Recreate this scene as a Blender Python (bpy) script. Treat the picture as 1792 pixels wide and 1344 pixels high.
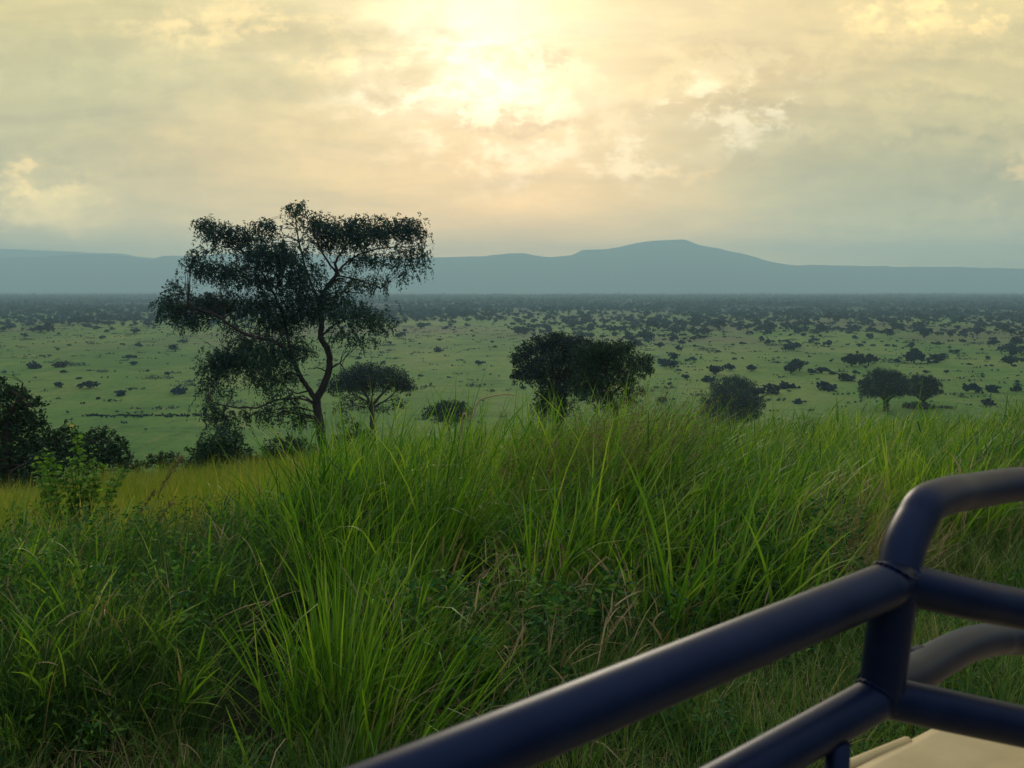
import bpy, math, numpy as np
from mathutils import Vector, noise as mnoise
R = math.radians
sc = bpy.context.scene
for o in list(bpy.data.objects): bpy.data.objects.remove(o)
C = sc.collection

# ------------------------------------------------------------------ camera
PITCH = R(6.2); F = 1552.0; CAMZ = 2.6
cp, sp = math.cos(PITCH), math.sin(PITCH)
cd = bpy.data.cameras.new('camera'); cam = bpy.data.objects.new('camera', cd); C.objects.link(cam)
cam.location = (0, 0, CAMZ); cam.rotation_euler = (R(90) - PITCH, 0, 0)
cd.sensor_width = 36; cd.lens = 36 * F / 1792; cd.clip_start = 0.05; cd.clip_end = 60000
cd.dof.use_dof = True; cd.dof.focus_distance = 18; cd.dof.aperture_fstop = 10
sc.camera = cam
def ray(px, py):
    xc, yc = (px - 896) / F, (672 - py) / F
    return np.array([xc, cp + yc * sp, -sp + yc * cp])
def unp(px, py, depth):
    return np.array([0, 0, CAMZ]) + ray(px, py) * depth

# ------------------------------------------------------------------ sun, world
SUN_DIR = ray(862, 70); SUN_DIR /= np.linalg.norm(SUN_DIR)
SUN_EL = math.asin(SUN_DIR[2]); SUN_AZ = math.atan2(SUN_DIR[0], SUN_DIR[1])
sd = bpy.data.lights.new('sun', 'SUN'); sd.energy = 1.1; sd.angle = R(14); sd.color = (1.0, .88, .66)
so = bpy.data.objects.new('sun', sd); C.objects.link(so)
so.rotation_euler = Vector(SUN_DIR).to_track_quat('Z', 'Y').to_euler()
so.location = (0, 0, 50)

sc.view_settings.view_transform = 'Standard'; sc.view_settings.look = 'None'
sc.view_settings.exposure = .5; sc.view_settings.gamma = 1; sc.view_settings.use_curve_mapping = False

w = bpy.data.worlds.new('World'); sc.world = w; w.use_nodes = True
nt = w.node_tree; nt.nodes.clear(); L = nt.links
def N(t, **k):
    n = nt.nodes.new(t)
    for a, b in k.items(): setattr(n, a, b)
    return n
def setin(n, i, v):
    if isinstance(v, bpy.types.NodeSocket): nt.links.new(v, n.inputs[i])
    else: n.inputs[i].default_value = v
def M_(op, a, b=0.0, c=0.0, clamp=False):
    n = N('ShaderNodeMath', operation=op, use_clamp=clamp); setin(n, 0, a); setin(n, 1, b)
    if len(n.inputs) > 2: setin(n, 2, c)
    return n.outputs[0]
def VM(op, a, b=(0, 0, 0)):
    n = N('ShaderNodeVectorMath', operation=op); setin(n, 0, a); setin(n, 1, b); return n.outputs[0]
def comb(x, y, z):
    n = N('ShaderNodeCombineXYZ'); setin(n, 0, x); setin(n, 1, y); setin(n, 2, z); return n.outputs[0]
def mixc(f, a, b, mode='MIX'):
    n = N('ShaderNodeMix', data_type='RGBA', blend_type=mode); n.clamp_factor = True
    setin(n, 0, f); setin(n, 6, a); setin(n, 7, b); return n.outputs[2]
def noise(vec, scale, detail=6, rough=.6, dist=0.0):
    n = N('ShaderNodeTexNoise'); setin(n, 'Vector', vec); setin(n, 'Scale', scale)
    setin(n, 'Detail', detail); setin(n, 'Roughness', rough); setin(n, 'Distortion', dist); return n
def smooth(v, a, b):
    n = N('ShaderNodeMapRange', interpolation_type='SMOOTHSTEP'); setin(n, 0, v); setin(n, 1, a); setin(n, 2, b)
    setin(n, 3, 0.0); setin(n, 4, 1.0); return n.outputs[0]
tc = N('ShaderNodeTexCoord'); D = tc.outputs['Generated']
sx = N('ShaderNodeSeparateXYZ'); L.new(D, sx.inputs[0]); dx, dy, dz = sx.outputs
ys = M_('MAXIMUM', dy, .12)
X = M_('DIVIDE', dx, ys); Z = M_('DIVIDE', dz, ys)
front = smooth(dy, .1, .45)
# cloud-layer coordinates: a high deck seen in perspective
den = M_('ADD', M_('MAXIMUM', dz, 0.0), .10)
deck = comb(M_('DIVIDE', dx, den), M_('DIVIDE', dy, den), 0.0)
n1 = noise(deck, .9, 8, .58, .4).outputs['Fac']
n2 = noise(comb(M_('MULTIPLY', X, 3.0), M_('MULTIPLY', Z, 9.0), 1.7), 2.4, 9, .62, .5)
n3 = noise(comb(M_('MULTIPLY', X, 6.0), M_('MULTIPLY', Z, 9.0), 4.2), 5.0, 8, .62, .2)
wx = M_('ADD', X, M_('MULTIPLY', M_('SUBTRACT', n2.outputs['Fac'], .5), .16))
nn = N('ShaderNodeSeparateColor'); L.new(n3.outputs['Color'], nn.inputs[0])
wx = M_('ADD', wx, M_('MULTIPLY', M_('SUBTRACT', nn.outputs[0], .5), .09))
wz = M_('ADD', Z, M_('MULTIPLY', M_('SUBTRACT', nn.outputs[1], .5), .07))
rag = M_('ADD', M_('MULTIPLY', M_('SUBTRACT', nn.outputs[2], .5), 1.7), M_('MULTIPLY', M_('SUBTRACT', n2.outputs['Fac'], .5), .9))
def blob(px, py, rx, ry, hard=None):
    """elliptical cloud body in a given direction of the sky"""
    r = ray(px, py); cx, cz = r[0] / r[1], r[2] / r[1]
    a = M_('DIVIDE', M_('SUBTRACT', wx, cx), rx / F); b = M_('DIVIDE', M_('SUBTRACT', wz, cz), ry / F)
    q = M_('ADD', M_('MULTIPLY', a, a), M_('MULTIPLY', b, b))
    g = M_('EXPONENT', M_('MULTIPLY', q, -1.0))
    if hard: g = smooth(M_('ADD', g, rag), hard[0], hard[1])
    return g
def add(*s):
    r = s[0]
    for x in s[1:]: r = M_('ADD', r, x)
    return r
# base veil: warm in front, grey-green left and right, blue grey overhead and behind
warm = M_('MULTIPLY', blob(850, 400, 520, 230), 1.0)
col = mixc(warm, (.60, .54, .30, 1), (1.02, .64, .24, 1))
col = mixc(M_('MULTIPLY', smooth(Z, .10, .36), .8), col, (.68, .61, .35, 1))
col = mixc(M_('MULTIPLY', blob(150, 190, 330, 170), .75), col, (.45, .475, .325, 1))
col = mixc(M_('MULTIPLY', blob(1250, 40, 420, 160), .6), col, (.90, .72, .42, 1))
col = mixc(M_('MULTIPLY', blob(1560, 340, 330, 120), .85), col, (.44, .43, .25, 1))
col = mixc(M_('MULTIPLY', blob(420, 290, 300, 110), .5), col, (.90, .66, .32, 1))
lowlift = M_('ADD', 1.0, M_('MULTIPLY', M_('SUBTRACT', 1.0, smooth(Z, .01, .15)), .95))
col = mixc(1.0, col, comb(lowlift, M_('MULTIPLY', lowlift, .96), M_('MULTIPLY', lowlift, .60)), 'MULTIPLY')
# soft deck variation and thin streaks
nst = noise(comb(M_('MULTIPLY', X, 2.2), M_('MULTIPLY', Z, 11.0), 9.1), 1.6, 9, .6, .8).outputs['Fac']
v = add(.80, M_('MULTIPLY', smooth(n1, .32, .68), .20), M_('MULTIPLY', smooth(nst, .35, .68), .20), M_('MULTIPLY', M_('SUBTRACT', n3.outputs['Fac'], .5), .22))
col = mixc(1.0, col, comb(v, M_('MULTIPLY', M_('ADD', v, .02), .985), M_('ADD', M_('MULTIPLY', v, .8), .2)), 'MULTIPLY')
# sun glow through the cloud: a broken bright opening
gl = add(M_('MULTIPLY', blob(858, 40, 150, 190), .24), M_('MULTIPLY', blob(862, 130, 150, 110), .14), M_('MULTIPLY', blob(900, 120, 430, 200), .17))
gl = M_('MULTIPLY', gl, add(.55, M_('MULTIPLY', smooth(n2.outputs['Fac'], .35, .62), .6)))
col = mixc(1.0, col, mixc(gl, (0, 0, 0, 1), (1.0, .95, .78, 1)), 'ADD')
# bright cumulus banks: soft bodies broken up by billows
n4 = noise(comb(M_('MULTIPLY', X, 8.0), M_('MULTIPLY', Z, 12.0), 2.2), 2.6, 10, .60, .15).outputs['Fac']
bil = add(M_('MULTIPLY', n3.outputs['Fac'], .45), M_('MULTIPLY', n4, .55))
crisp = smooth(bil, .47, .57); softb = smooth(bil, .40, .66)
br = add(blob(860, 262, 130, 50), M_('MULTIPLY', blob(960, 290, 110, 45), .9), blob(1128, 272, 44, 46), blob(870, 190, 150, 40), M_('MULTIPLY', blob(870, 120, 150, 60), .7),
         blob(1210, 168, 44, 38), blob(1355, 168, 55, 38), blob(1300, 225, 75, 34), M_('MULTIPLY', blob(700, 175, 120, 22), .6))
br = M_('MULTIPLY', M_('MULTIPLY', M_('MULTIPLY', br, 1.25, clamp=True), add(M_('MULTIPLY', crisp, .6), M_('MULTIPLY', softb, .4))), .95)
col = mixc(br, col, mixc(1.0, col, (.30, .33, .26, 1), 'ADD'))
br2 = add(M_('MULTIPLY', blob(50, 355, 100, 42), 2.0), M_('MULTIPLY', blob(90, 385, 70, 30), .8), M_('MULTIPLY', blob(85, 297, 60, 9), .8), M_('MULTIPLY', blob(1570, 20, 90, 40), .7), M_('MULTIPLY', blob(1750, 20, 110, 26), .8),
          M_('MULTIPLY', blob(1800, 310, 60, 50), .8), M_('MULTIPLY', blob(400, 40, 160, 30), .5), M_('MULTIPLY', blob(640, 110, 120, 24), .5), M_('MULTIPLY', blob(1190, 300, 90, 16), .5))
br2 = M_('MULTIPLY', M_('MULTIPLY', br2, 1.3, clamp=True), add(M_('MULTIPLY', crisp, .45), M_('MULTIPLY', softb, .55)))
col = mixc(br2, col, mixc(1.0, col, (.46, .29, .08, 1), 'ADD'))
col = mixc(M_('MULTIPLY', add(blob(45, 345, 85, 34), M_('MULTIPLY', blob(95, 385, 45, 22), .8)), add(.7, M_('MULTIPLY', softb, .3))), col, (1.75, 1.38, .42, 1))
# darker cloud masses and streaks
inv = M_('SUBTRACT', 1.0, M_('MULTIPLY', crisp, .75))
H = (.33, .86)
dk = add(M_('MULTIPLY', blob(1270, 112, 200, 40), .9), M_('MULTIPLY', blob(1230, 185, 140, 18), .7), M_('MULTIPLY', blob(835, 212, 75, 20), 1.3), blob(925, 216, 100, 9), M_('MULTIPLY', blob(745, 170, 110, 10), .8), blob(940, 105, 60, 16), M_('MULTIPLY', blob(430, 60, 300, 30), .35))
col = mixc(M_('MULTIPLY', M_('MULTIPLY', dk, .95, clamp=True), inv), col, mixc(1.0, col, (.80, .73, .68, 1), 'MULTIPLY'))
dk2 = add(blob(1480, 230, 230, 62), blob(1700, 78, 190, 44), blob(1590, 160, 70, 11), blob(1660, 238, 75, 10), blob(1725, 178, 120, 11),
          blob(1780, 215, 50, 12), M_('MULTIPLY', blob(60, 312, 150, 12), .9), M_('MULTIPLY', blob(1600, 370, 280, 40), .7), M_('MULTIPLY', blob(180, 130, 260, 70), .5), M_('MULTIPLY', blob(260, 250, 260, 60), .4))
col = mixc(M_('MULTIPLY', M_('MULTIPLY', dk2, .85, clamp=True), inv), col, mixc(1.0, col, (.79, .80, .83, 1), 'MULTIPLY'))
col = mixc(1.0, col, (1.12, 1.0, 1.10, 1), 'MULTIPLY')
# overhead / behind: unseen low sky darkened so the rails reflect less
nb = noise(deck, .35, 5, .55).outputs['Fac']
over = mixc(nb, (.50, .58, .74, 1), (.80, .84, .88, 1))
over = mixc(smooth(dz, .12, .85), (.05, .07, .12, 1), over)
away = M_('MULTIPLY', front, M_('SUBTRACT', 1.0, smooth(dz, .38, .72)))
col = mixc(away, over, col)
sky = N('ShaderNodeTexSky', sky_type='NISHITA'); sky.sun_disc = False
sky.sun_elevation = SUN_EL; sky.sun_rotation = SUN_AZ
b1 = N('ShaderNodeBackground'); L.new(sky.outputs[0], b1.inputs[0]); b1.inputs[1].default_value = .06
b2 = N('ShaderNodeBackground'); L.new(col, b2.inputs[0]); b2.inputs[1].default_value = 1.0
mx = N('ShaderNodeMixShader'); mx.inputs[0].default_value = .93
L.new(b1.outputs[0], mx.inputs[1]); L.new(b2.outputs[0], mx.inputs[2])
wo = N('ShaderNodeOutputWorld'); L.new(mx.outputs[0], wo.inputs[0])
w.cycles.sampling_method = 'MANUAL'; w.cycles.sample_map_resolution = 1024

# ------------------------------------------------------------------ helpers
def tag(o, label=None, cat=None, group=None, kind=None):
    if label: o['label'] = label
    if cat: o['category'] = cat
    if group: o['group'] = group
    if kind: o['kind'] = kind
    return o
def empty(name, loc):
    o = bpy.data.objects.new(name, None); C.objects.link(o); o.location = tuple(loc); o.empty_display_size = .3; return o
def npmesh(name, V, Fq, mat, tint=None, smooth_=False, origin=None):
    """V (n,3); Fq (m,k) constant-size faces"""
    V = np.asarray(V, dtype=np.float32); Fq = np.asarray(Fq, dtype=np.int32)
    if origin is not None: V = V - np.asarray(origin, dtype=np.float32)
    k = Fq.shape[1]; me = bpy.data.meshes.new(name)
    me.vertices.add(len(V)); me.vertices.foreach_set('co', V.ravel())
    me.loops.add(Fq.size); me.loops.foreach_set('vertex_index', Fq.ravel())
    me.polygons.add(len(Fq)); me.polygons.foreach_set('loop_start', np.arange(0, Fq.size, k, dtype=np.int32))
    try: me.polygons.foreach_set('loop_total', np.full(len(Fq), k, dtype=np.int32))
    except Exception: pass
    if tint is not None:
        at = me.attributes.new('tint', 'FLOAT', 'FACE'); at.data.foreach_set('value', np.asarray(tint, dtype=np.float32))
    me.update(calc_edges=True)
    if smooth_: me.polygons.foreach_set('use_smooth', np.ones(len(Fq), dtype=bool))
    me.materials.append(mat); return me
def link(name, me, parent=None, origin=None):
    o = bpy.data.objects.new(name, me); C.objects.link(o)
    if parent is not None: o.parent = parent
    if origin is not None: o.location = tuple(origin)
    return o
class MB:
    def __init__(s): s.V = []; s.F = []; s.n = 0
    def add(s, V, Fq):
        V = np.asarray(V, float); Fq = np.asarray(Fq, int)
        s.V.append(V); s.F.append(Fq + s.n); s.n += len(V)
    def tube(s, P, Rr, seg=8, cap=True):
        P = np.asarray(P, float); Rr = np.broadcast_to(np.asarray(Rr, float), (len(P),))
        T = np.gradient(P, axis=0); T /= np.linalg.norm(T, axis=1)[:, None] + 1e-9
        up = np.array([0, 0, 1.]) if abs(T[0][2]) < .9 else np.array([1., 0, 0])
        a = np.cross(T[0], up); a /= np.linalg.norm(a)
        rings = []
        for i in range(len(P)):
            a = a - T[i] * a.dot(T[i]); a /= np.linalg.norm(a); b = np.cross(T[i], a)
            th = np.linspace(0, 2 * np.pi, seg, endpoint=False)
            rings.append(P[i] + Rr[i] * (np.cos(th)[:, None] * a + np.sin(th)[:, None] * b))
        if cap:
            rings = [np.repeat(P[:1], seg, 0)] + rings + [np.repeat(P[-1:], seg, 0)]
        V = np.concatenate(rings); nr = len(rings); Fq = []
        for i in range(nr - 1):
            for j in range(seg):
                k = (j + 1) % seg; Fq.append((i * seg + j, i * seg + k, (i + 1) * seg + k, (i + 1) * seg + j))
        s.add(V, Fq)
    def box(s, o, e1, e2, e3):
        o, e1, e2, e3 = map(lambda q: np.asarray(q, float), (o, e1, e2, e3))
        V = [o, o + e1, o + e1 + e2, o + e2, o + e3, o + e1 + e3, o + e1 + e2 + e3, o + e2 + e3]
        s.add(V, [(0, 3, 2, 1), (4, 5, 6, 7), (0, 1, 5, 4), (1, 2, 6, 5), (2, 3, 7, 6), (3, 0, 4, 7)])
    def mesh(s, name, mat, smooth_=False, origin=None):
        return npmesh(name, np.concatenate(s.V), np.concatenate(s.F), mat, None, smooth_, origin)
def spline(P, n=6):
    P = np.asarray(P, float); out = []
    for i in range(len(P) - 1):
        p0 = P[max(i - 1, 0)]; p1 = P[i]; p2 = P[i + 1]; p3 = P[min(i + 2, len(P) - 1)]
        for t in np.linspace(0, 1, n, endpoint=False):
            out.append(.5 * ((2 * p1) + (-p0 + p2) * t + (2 * p0 - 5 * p1 + 4 * p2 - p3) * t * t + (-p0 + 3 * p1 - 3 * p2 + p3) * t ** 3))
    out.append(P[-1]); return np.array(out)
def sst(x, a, b):
    t = np.clip((np.asarray(x, float) - a) / (b - a), 0, 1); return t * t * (3 - 2 * t)

# ------------------------------------------------------------------ materials
def base_mat(name):
    m = bpy.data.materials.new(name); m.use_nodes = True; t = m.node_tree; t.nodes.clear()
    out = t.nodes.new('ShaderNodeOutputMaterial'); return m, t, out
def ramp(t, fac, cols):
    r = t.nodes.new('ShaderNodeValToRGB'); t.links.new(fac, r.inputs[0])
    e = r.color_ramp.elements
    for i, (p, c) in enumerate(cols):
        if i < 2: e[i].position = p; e[i].color = (*c, 1)
        else: q = e.new(p); q.color = (*c, 1)
    return r.outputs[0]
def veg_mat(name, cols, trans=.35, rough=.55, spec=.25, patch=None, objvar=0.0, tcol=(1.3, 1.35, .6)):
    m, t, out = base_mat(name)
    a = t.nodes.new('ShaderNodeAttribute'); a.attribute_name = 'tint'; fac = a.outputs['Fac']
    if patch:
        geo = t.nodes.new('ShaderNodeNewGeometry'); nz = t.nodes.new('ShaderNodeTexNoise')
        nz.inputs['Scale'].default_value = patch; nz.inputs['Detail'].default_value = 4
        t.links.new(geo.outputs['Position'], nz.inputs['Vector'])
        mm = t.nodes.new('ShaderNodeMath'); mm.operation = 'MULTIPLY_ADD'
        t.links.new(nz.outputs['Fac'], mm.inputs[0]); mm.inputs[1].default_value = 1.0
        s2 = t.nodes.new('ShaderNodeMath'); s2.operation = 'SUBTRACT'; t.links.new(fac, s2.inputs[0]); s2.inputs[1].default_value = .5
        t.links.new(s2.outputs[0], mm.inputs[2]); fac = mm.outputs[0]
    c = ramp(t, fac, cols)
    if objvar:
        oi = t.nodes.new('ShaderNodeObjectInfo'); hv = t.nodes.new('ShaderNodeHueSaturation')
        mr = t.nodes.new('ShaderNodeMapRange'); t.links.new(oi.outputs['Random'], mr.inputs[0])
        mr.inputs[3].default_value = 1 - objvar; mr.inputs[4].default_value = 1 + objvar
        t.links.new(mr.outputs[0], hv.inputs['Value']); t.links.new(c, hv.inputs['Color']); c = hv.outputs[0]
    p = t.nodes.new('ShaderNodeBsdfPrincipled'); t.links.new(c, p.inputs['Base Color'])
    p.inputs['Roughness'].default_value = rough; p.inputs['Specular IOR Level'].default_value = spec
    tr = t.nodes.new('ShaderNodeBsdfTranslucent')
    mc = t.nodes.new('ShaderNodeMix'); mc.data_type = 'RGBA'; mc.blend_type = 'MULTIPLY'; mc.inputs[0].default_value = 1
    t.links.new(c, mc.inputs[6]); mc.inputs[7].default_value = (*tcol, 1); t.links.new(mc.outputs[2], tr.inputs[0])
    ms = t.nodes.new('ShaderNodeMixShader'); ms.inputs[0].default_value = trans
    t.links.new(p.outputs[0], ms.inputs[1]); t.links.new(tr.outputs[0], ms.inputs[2]); t.links.new(ms.outputs[0], out.inputs[0])
    return m
def simple_mat(name, c1, c2, scale=8, rough=.6, spec=.4, bump=0.0, metallic=0.0, coat=0.0, detail=6, object_space=True):
    m, t, out = base_mat(name)
    g = t.nodes.new('ShaderNodeTexCoord'); nz = t.nodes.new('ShaderNodeTexNoise'); nz.inputs['Scale'].default_value = scale
    nz.inputs['Detail'].default_value = detail; nz.inputs['Roughness'].default_value = .6
    t.links.new(g.outputs['Object'], nz.inputs['Vector'])
    c = ramp(t, nz.outputs['Fac'], [(.3, c1), (.7, c2)])
    p = t.nodes.new('ShaderNodeBsdfPrincipled'); t.links.new(c, p.inputs['Base Color'])
    p.inputs['Roughness'].default_value = rough; p.inputs['Specular IOR Level'].default_value = spec
    p.inputs['Metallic'].default_value = metallic; p.inputs['Coat Weight'].default_value = coat
    if bump:
        b = t.nodes.new('ShaderNodeBump'); b.inputs['Strength'].default_value = bump; b.inputs['Distance'].default_value = .02
        t.links.new(nz.outputs['Fac'], b.inputs['Height']); t.links.new(b.outputs[0], p.inputs['Normal'])
    t.links.new(p.outputs[0], out.inputs[0]); return m

MAT_TALL = veg_mat('tall_grass_blades', [(0, (.010, .046, .010)), (.3, (.040, .125, .012)), (.6, (.110, .235, .014)), (1, (.290, .380, .045))], .5, .5, .3, patch=.55)
MAT_MEADOW = veg_mat('meadow_grass_blades', [(0, (.060, .130, .014)), (.45, (.170, .230, .020)), (.8, (.290, .290, .040)), (1, (.42, .35, .10))], .5, .6, .2, patch=.35)
MAT_VERGE = veg_mat('verge_grass_blades', [(0, (.018, .062, .012)), (.5, (.070, .155, .022)), (.8, (.190, .230, .055)), (1, (.42, .34, .17))], .35, .6, .2, patch=.8)
MAT_FEATHER = veg_mat('feather_grass_blades', [(0, (.006, .026, .012)), (.5, (.028, .080, .018)), (.85, (.095, .140, .035)), (1, (.24, .21, .10))], .3, .6, .15, patch=.8)  # verge greens darkened to stand for shade among the tall grass
MAT_DRY = veg_mat('dry_grass_blades', [(0, (.140, .105, .045)), (.6, (.300, .225, .110)), (1, (.560, .450, .250))], .25, .7, .15)
MAT_PLUME = veg_mat('seed_plumes', [(0, (.090, .075, .035)), (1, (.240, .200, .090))], .25, .7, .15)
MAT_WEED = veg_mat('weed_leaves', [(0, (.012, .055, .016)), (.6, (.034, .115, .024)), (1, (.130, .240, .035))], .38, .65, .15, patch=.8)
MAT_ACACIA = veg_mat('acacia_leaves', [(0, (.009, .030, .042)), (.6, (.017, .050, .042)), (1, (.040, .090, .038))], .3, .6, .2, patch=.35, tcol=(1.0, 1.2, .8))  # bluish shadow tint mixed into the darker leaf colours
MAT_TREE = veg_mat('dark_tree_leaves', [(0, (.008, .022, .028)), (.6, (.013, .034, .032)), (1, (.026, .058, .030))], .2, .6, .2, patch=.3, tcol=(1.0, 1.2, .8))
MAT_TREE_G = veg_mat('green_tree_leaves', [(0, (.016, .045, .016)), (.6, (.030, .075, .018)), (1, (.050, .105, .022))], .25, .6, .2, patch=.3)
MAT_TREE_G2 = veg_mat('merged_tree_leaves', [(0, (.010, .030, .022)), (.6, (.018, .050, .026)), (1, (.036, .080, .026))], .22, .6, .2, patch=.3)
MAT_BUSH = veg_mat('bush_leaves', [(0, (.010, .030, .018)), (.6, (.018, .050, .020)), (1, (.035, .085, .022))], .22, .6, .2, patch=.6)
MAT_SHRUB = veg_mat('shrub_leaves', [(0, (.050, .130, .022)), (.6, (.110, .225, .030)), (1, (.220, .340, .055))], .45, .75, .1)
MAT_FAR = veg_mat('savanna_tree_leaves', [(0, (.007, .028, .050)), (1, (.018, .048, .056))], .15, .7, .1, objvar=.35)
MAT_FLOWER = simple_mat('yellow_petals', (.80, .50, .06), (.85, .65, .18), 60, .6)
MAT_BARK = simple_mat('brown_bark', (.022, .020, .021), (.055, .043, .038), 3.5, .9, .1, .6)
MAT_BARK_D = simple_mat('dark_bark', (.025, .020, .018), (.060, .045, .035), 3.5, .9, .1, .6)

# ------------------------------------------------------------------ terrain
AX = np.array([.819, .574]); NX = np.array([-.574, .819])       # vehicle / road heading and its left normal
PS = np.array([-60, 5.5, 8, 12, 18, 22, 37, 60, 90, 150, 400, 2e5], float)
PZ = np.array([0, 0, -.25, -.9, -2.0, -2.6, -4.9, -9.6, -16.2, -27.4, -27.4, -27.4], float)
def und(x, y):
    return .09 * np.sin(x * .9 + 1.3) * np.sin(y * .7) + .05 * np.sin(x * 2.1 + y * 1.3)
def zg(x, y):
    x = np.asarray(x, float); y = np.asarray(y, float)
    d = np.hypot(x, y); s = NX[0] * x + NX[1] * y
    q = s + (np.maximum(s, .9 * d) - s) * sst(d, 12, 40) * (s > 0)
    z = np.interp(q, PS, PZ)
    near = sst(s, 2.6, 4.5) * (1 - sst(d, 200, 400))
    far = sst(d, 200, 500)
    return z + und(x, y) * near + far * (.9 * np.sin(x * .011 + 1) * np.sin(y * .007) + .5 * np.sin(x * .023 + y * .017))
def hit(px, py):
    r = ray(px, py); t = 2.0
    while t < 20000:
        p = r * t
        if CAMZ + p[2] <= float(zg(p[0], p[1])): break
        t *= 1.01
    return r * t + np.array([0, 0, CAMZ])
def graded(lo, hi, fine, n):
    k = np.linspace(-1, 1, n); g = np.sinh(k * 7.2) / math.sinh(7.2)
    return np.where(g < 0, -g * lo, g * hi)
gx = np.unique(np.concatenate([graded(-9000, 9000, 0, 281), np.arange(-24, 24.1, .5)]))
gy = np.unique(np.concatenate([graded(-400, 6900, 0, 301), np.arange(-6, 45.1, .5)]))
GX, GY = np.meshgrid(gx, gy); V = np.stack([GX, GY, zg(GX, GY)], -1).reshape(-1, 3)
nxg, nyg = len(gx), len(gy)
ii = (np.arange(nyg - 1)[:, None] * nxg + np.arange(nxg - 1)[None, :]).ravel()
Fq = np.stack([ii, ii + 1, ii + nxg + 1, ii + nxg], 1)

m, t, out = base_mat('savanna_ground')
def tn(T): return t.nodes.new(T)
g = tn('ShaderNodeNewGeometry'); pos = g.outputs['Position']
def gnoise(sc_, det=6, rough=.6, stretch=None):
    v = pos
    if stretch:
        mp = tn('ShaderNodeMapping'); mp.inputs['Scale'].default_value = stretch; t.links.new(pos, mp.inputs[0]); v = mp.outputs[0]
    n = tn('ShaderNodeTexNoise'); n.inputs['Scale'].default_value = sc_; n.inputs['Detail'].default_value = det
    n.inputs['Roughness'].default_value = rough; t.links.new(v, n.inputs['Vector']); return n.outputs['Fac']
def tmix(f, a, b):
    n = tn('ShaderNodeMix'); n.data_type = 'RGBA'
    for i, q in ((0, f), (6, a), (7, b)):
        if isinstance(q, bpy.types.NodeSocket): t.links.new(q, n.inputs[i])
        else: n.inputs[i].default_value = q
    return n.outputs[2]
def tmr(v, a, b, lo=0, hi=1):
    n = tn('ShaderNodeMapRange'); n.interpolation_type = 'SMOOTHSTEP'; t.links.new(v, n.inputs[0])
    n.inputs[1].default_value = a; n.inputs[2].default_value = b; n.inputs[3].default_value = lo; n.inputs[4].default_value = hi; return n.outputs[0]
def tm(op, a, b):
    n = tn('ShaderNodeMath'); n.operation = op
    for i, q in ((0, a), (1, b)):
        if isinstance(q, bpy.types.NodeSocket): t.links.new(q, n.inputs[i])
        else: n.inputs[i].default_value = q
    return n.outputs[0]
c = ramp(t, gnoise(.02, 8, .62, (1, .5, 1)), [(.3, (.044, .112, .022)), (.5, (.086, .160, .030)), (.70, (.155, .190, .048))])
fine = gnoise(.45, 8, .75, (1, .6, 1))
c = tmix(tmr(gnoise(.055, 7, .7, (.45, 1.6, 1)), .52, .66, 0, .5), c, (.020, .062, .016, 1))
c = tmix(tmr(fine, .50, .68, 0, .6), c, (.014, .046, .014, 1))
c = tmix(tmr(gnoise(.18, 5, .7, (1, .5, 1)), .56, .66, 0, .5), c, (.17, .165, .055, 1))
sxyz = tn('ShaderNodeSeparateXYZ'); t.links.new(pos, sxyz.inputs[0]); py_ = sxyz.outputs[1]; px_ = sxyz.outputs[0]
# dry, sandy openings where the wooded country begins
band = tm('MULTIPLY', tmr(py_, 350, 560), tmr(py_, 1100, 800))
c = tmix(tm('MULTIPLY', band, tmr(gnoise(.012, 5, .6, (1, .5, 1)), .44, .60, 0, .75)), c, (.095, .095, .045, 1))
# far country is closed bushland
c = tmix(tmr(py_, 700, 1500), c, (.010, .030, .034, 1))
# bare litter near the road, blackened to stand for shade under tall grass
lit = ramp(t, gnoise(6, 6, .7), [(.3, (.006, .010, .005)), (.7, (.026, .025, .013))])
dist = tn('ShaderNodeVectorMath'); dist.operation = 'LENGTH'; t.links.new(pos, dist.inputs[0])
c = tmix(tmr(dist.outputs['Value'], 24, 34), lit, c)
p = tn('ShaderNodeBsdfPrincipled'); t.links.new(c, p.inputs['Base Color']); p.inputs['Roughness'].default_value = .95
p.inputs['Specular IOR Level'].default_value = .05
bm_ = tn('ShaderNodeBump'); bm_.inputs['Strength'].default_value = .6; bm_.inputs['Distance'].default_value = .5
t.links.new(fine, bm_.inputs['Height']); t.links.new(bm_.outputs[0], p.inputs['Normal'])
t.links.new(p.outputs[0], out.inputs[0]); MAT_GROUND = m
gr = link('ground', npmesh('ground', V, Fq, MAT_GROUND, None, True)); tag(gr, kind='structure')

# dirt road under the vehicle
MAT_ROAD = simple_mat('dirt_road', (.20, .14, .085), (.32, .24, .15), 2.2, .95, .05, .5)
def road():
    V = []; Fq = []
    ts = np.linspace(-40, 60, 101); ws = np.linspace(-4.2, 2.0, 15)
    for a in ts:
        for b in ws:
            xy = AX * a + NX * (b + (.12 * math.sin(a * 1.7) if abs(b - 2.0) < .01 else 0))
            V.append((xy[0], xy[1], .006 - .03 * math.exp(-((b + .8) / .25) ** 2) * 0))
    for i in range(100):
        for j in range(14):
            k = i * 15 + j; Fq.append((k, k + 15, k + 16, k + 1))
    return npmesh('dirt_road', V, Fq, MAT_ROAD)
tag(link('dirt_road', road()), kind='structure')

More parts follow.
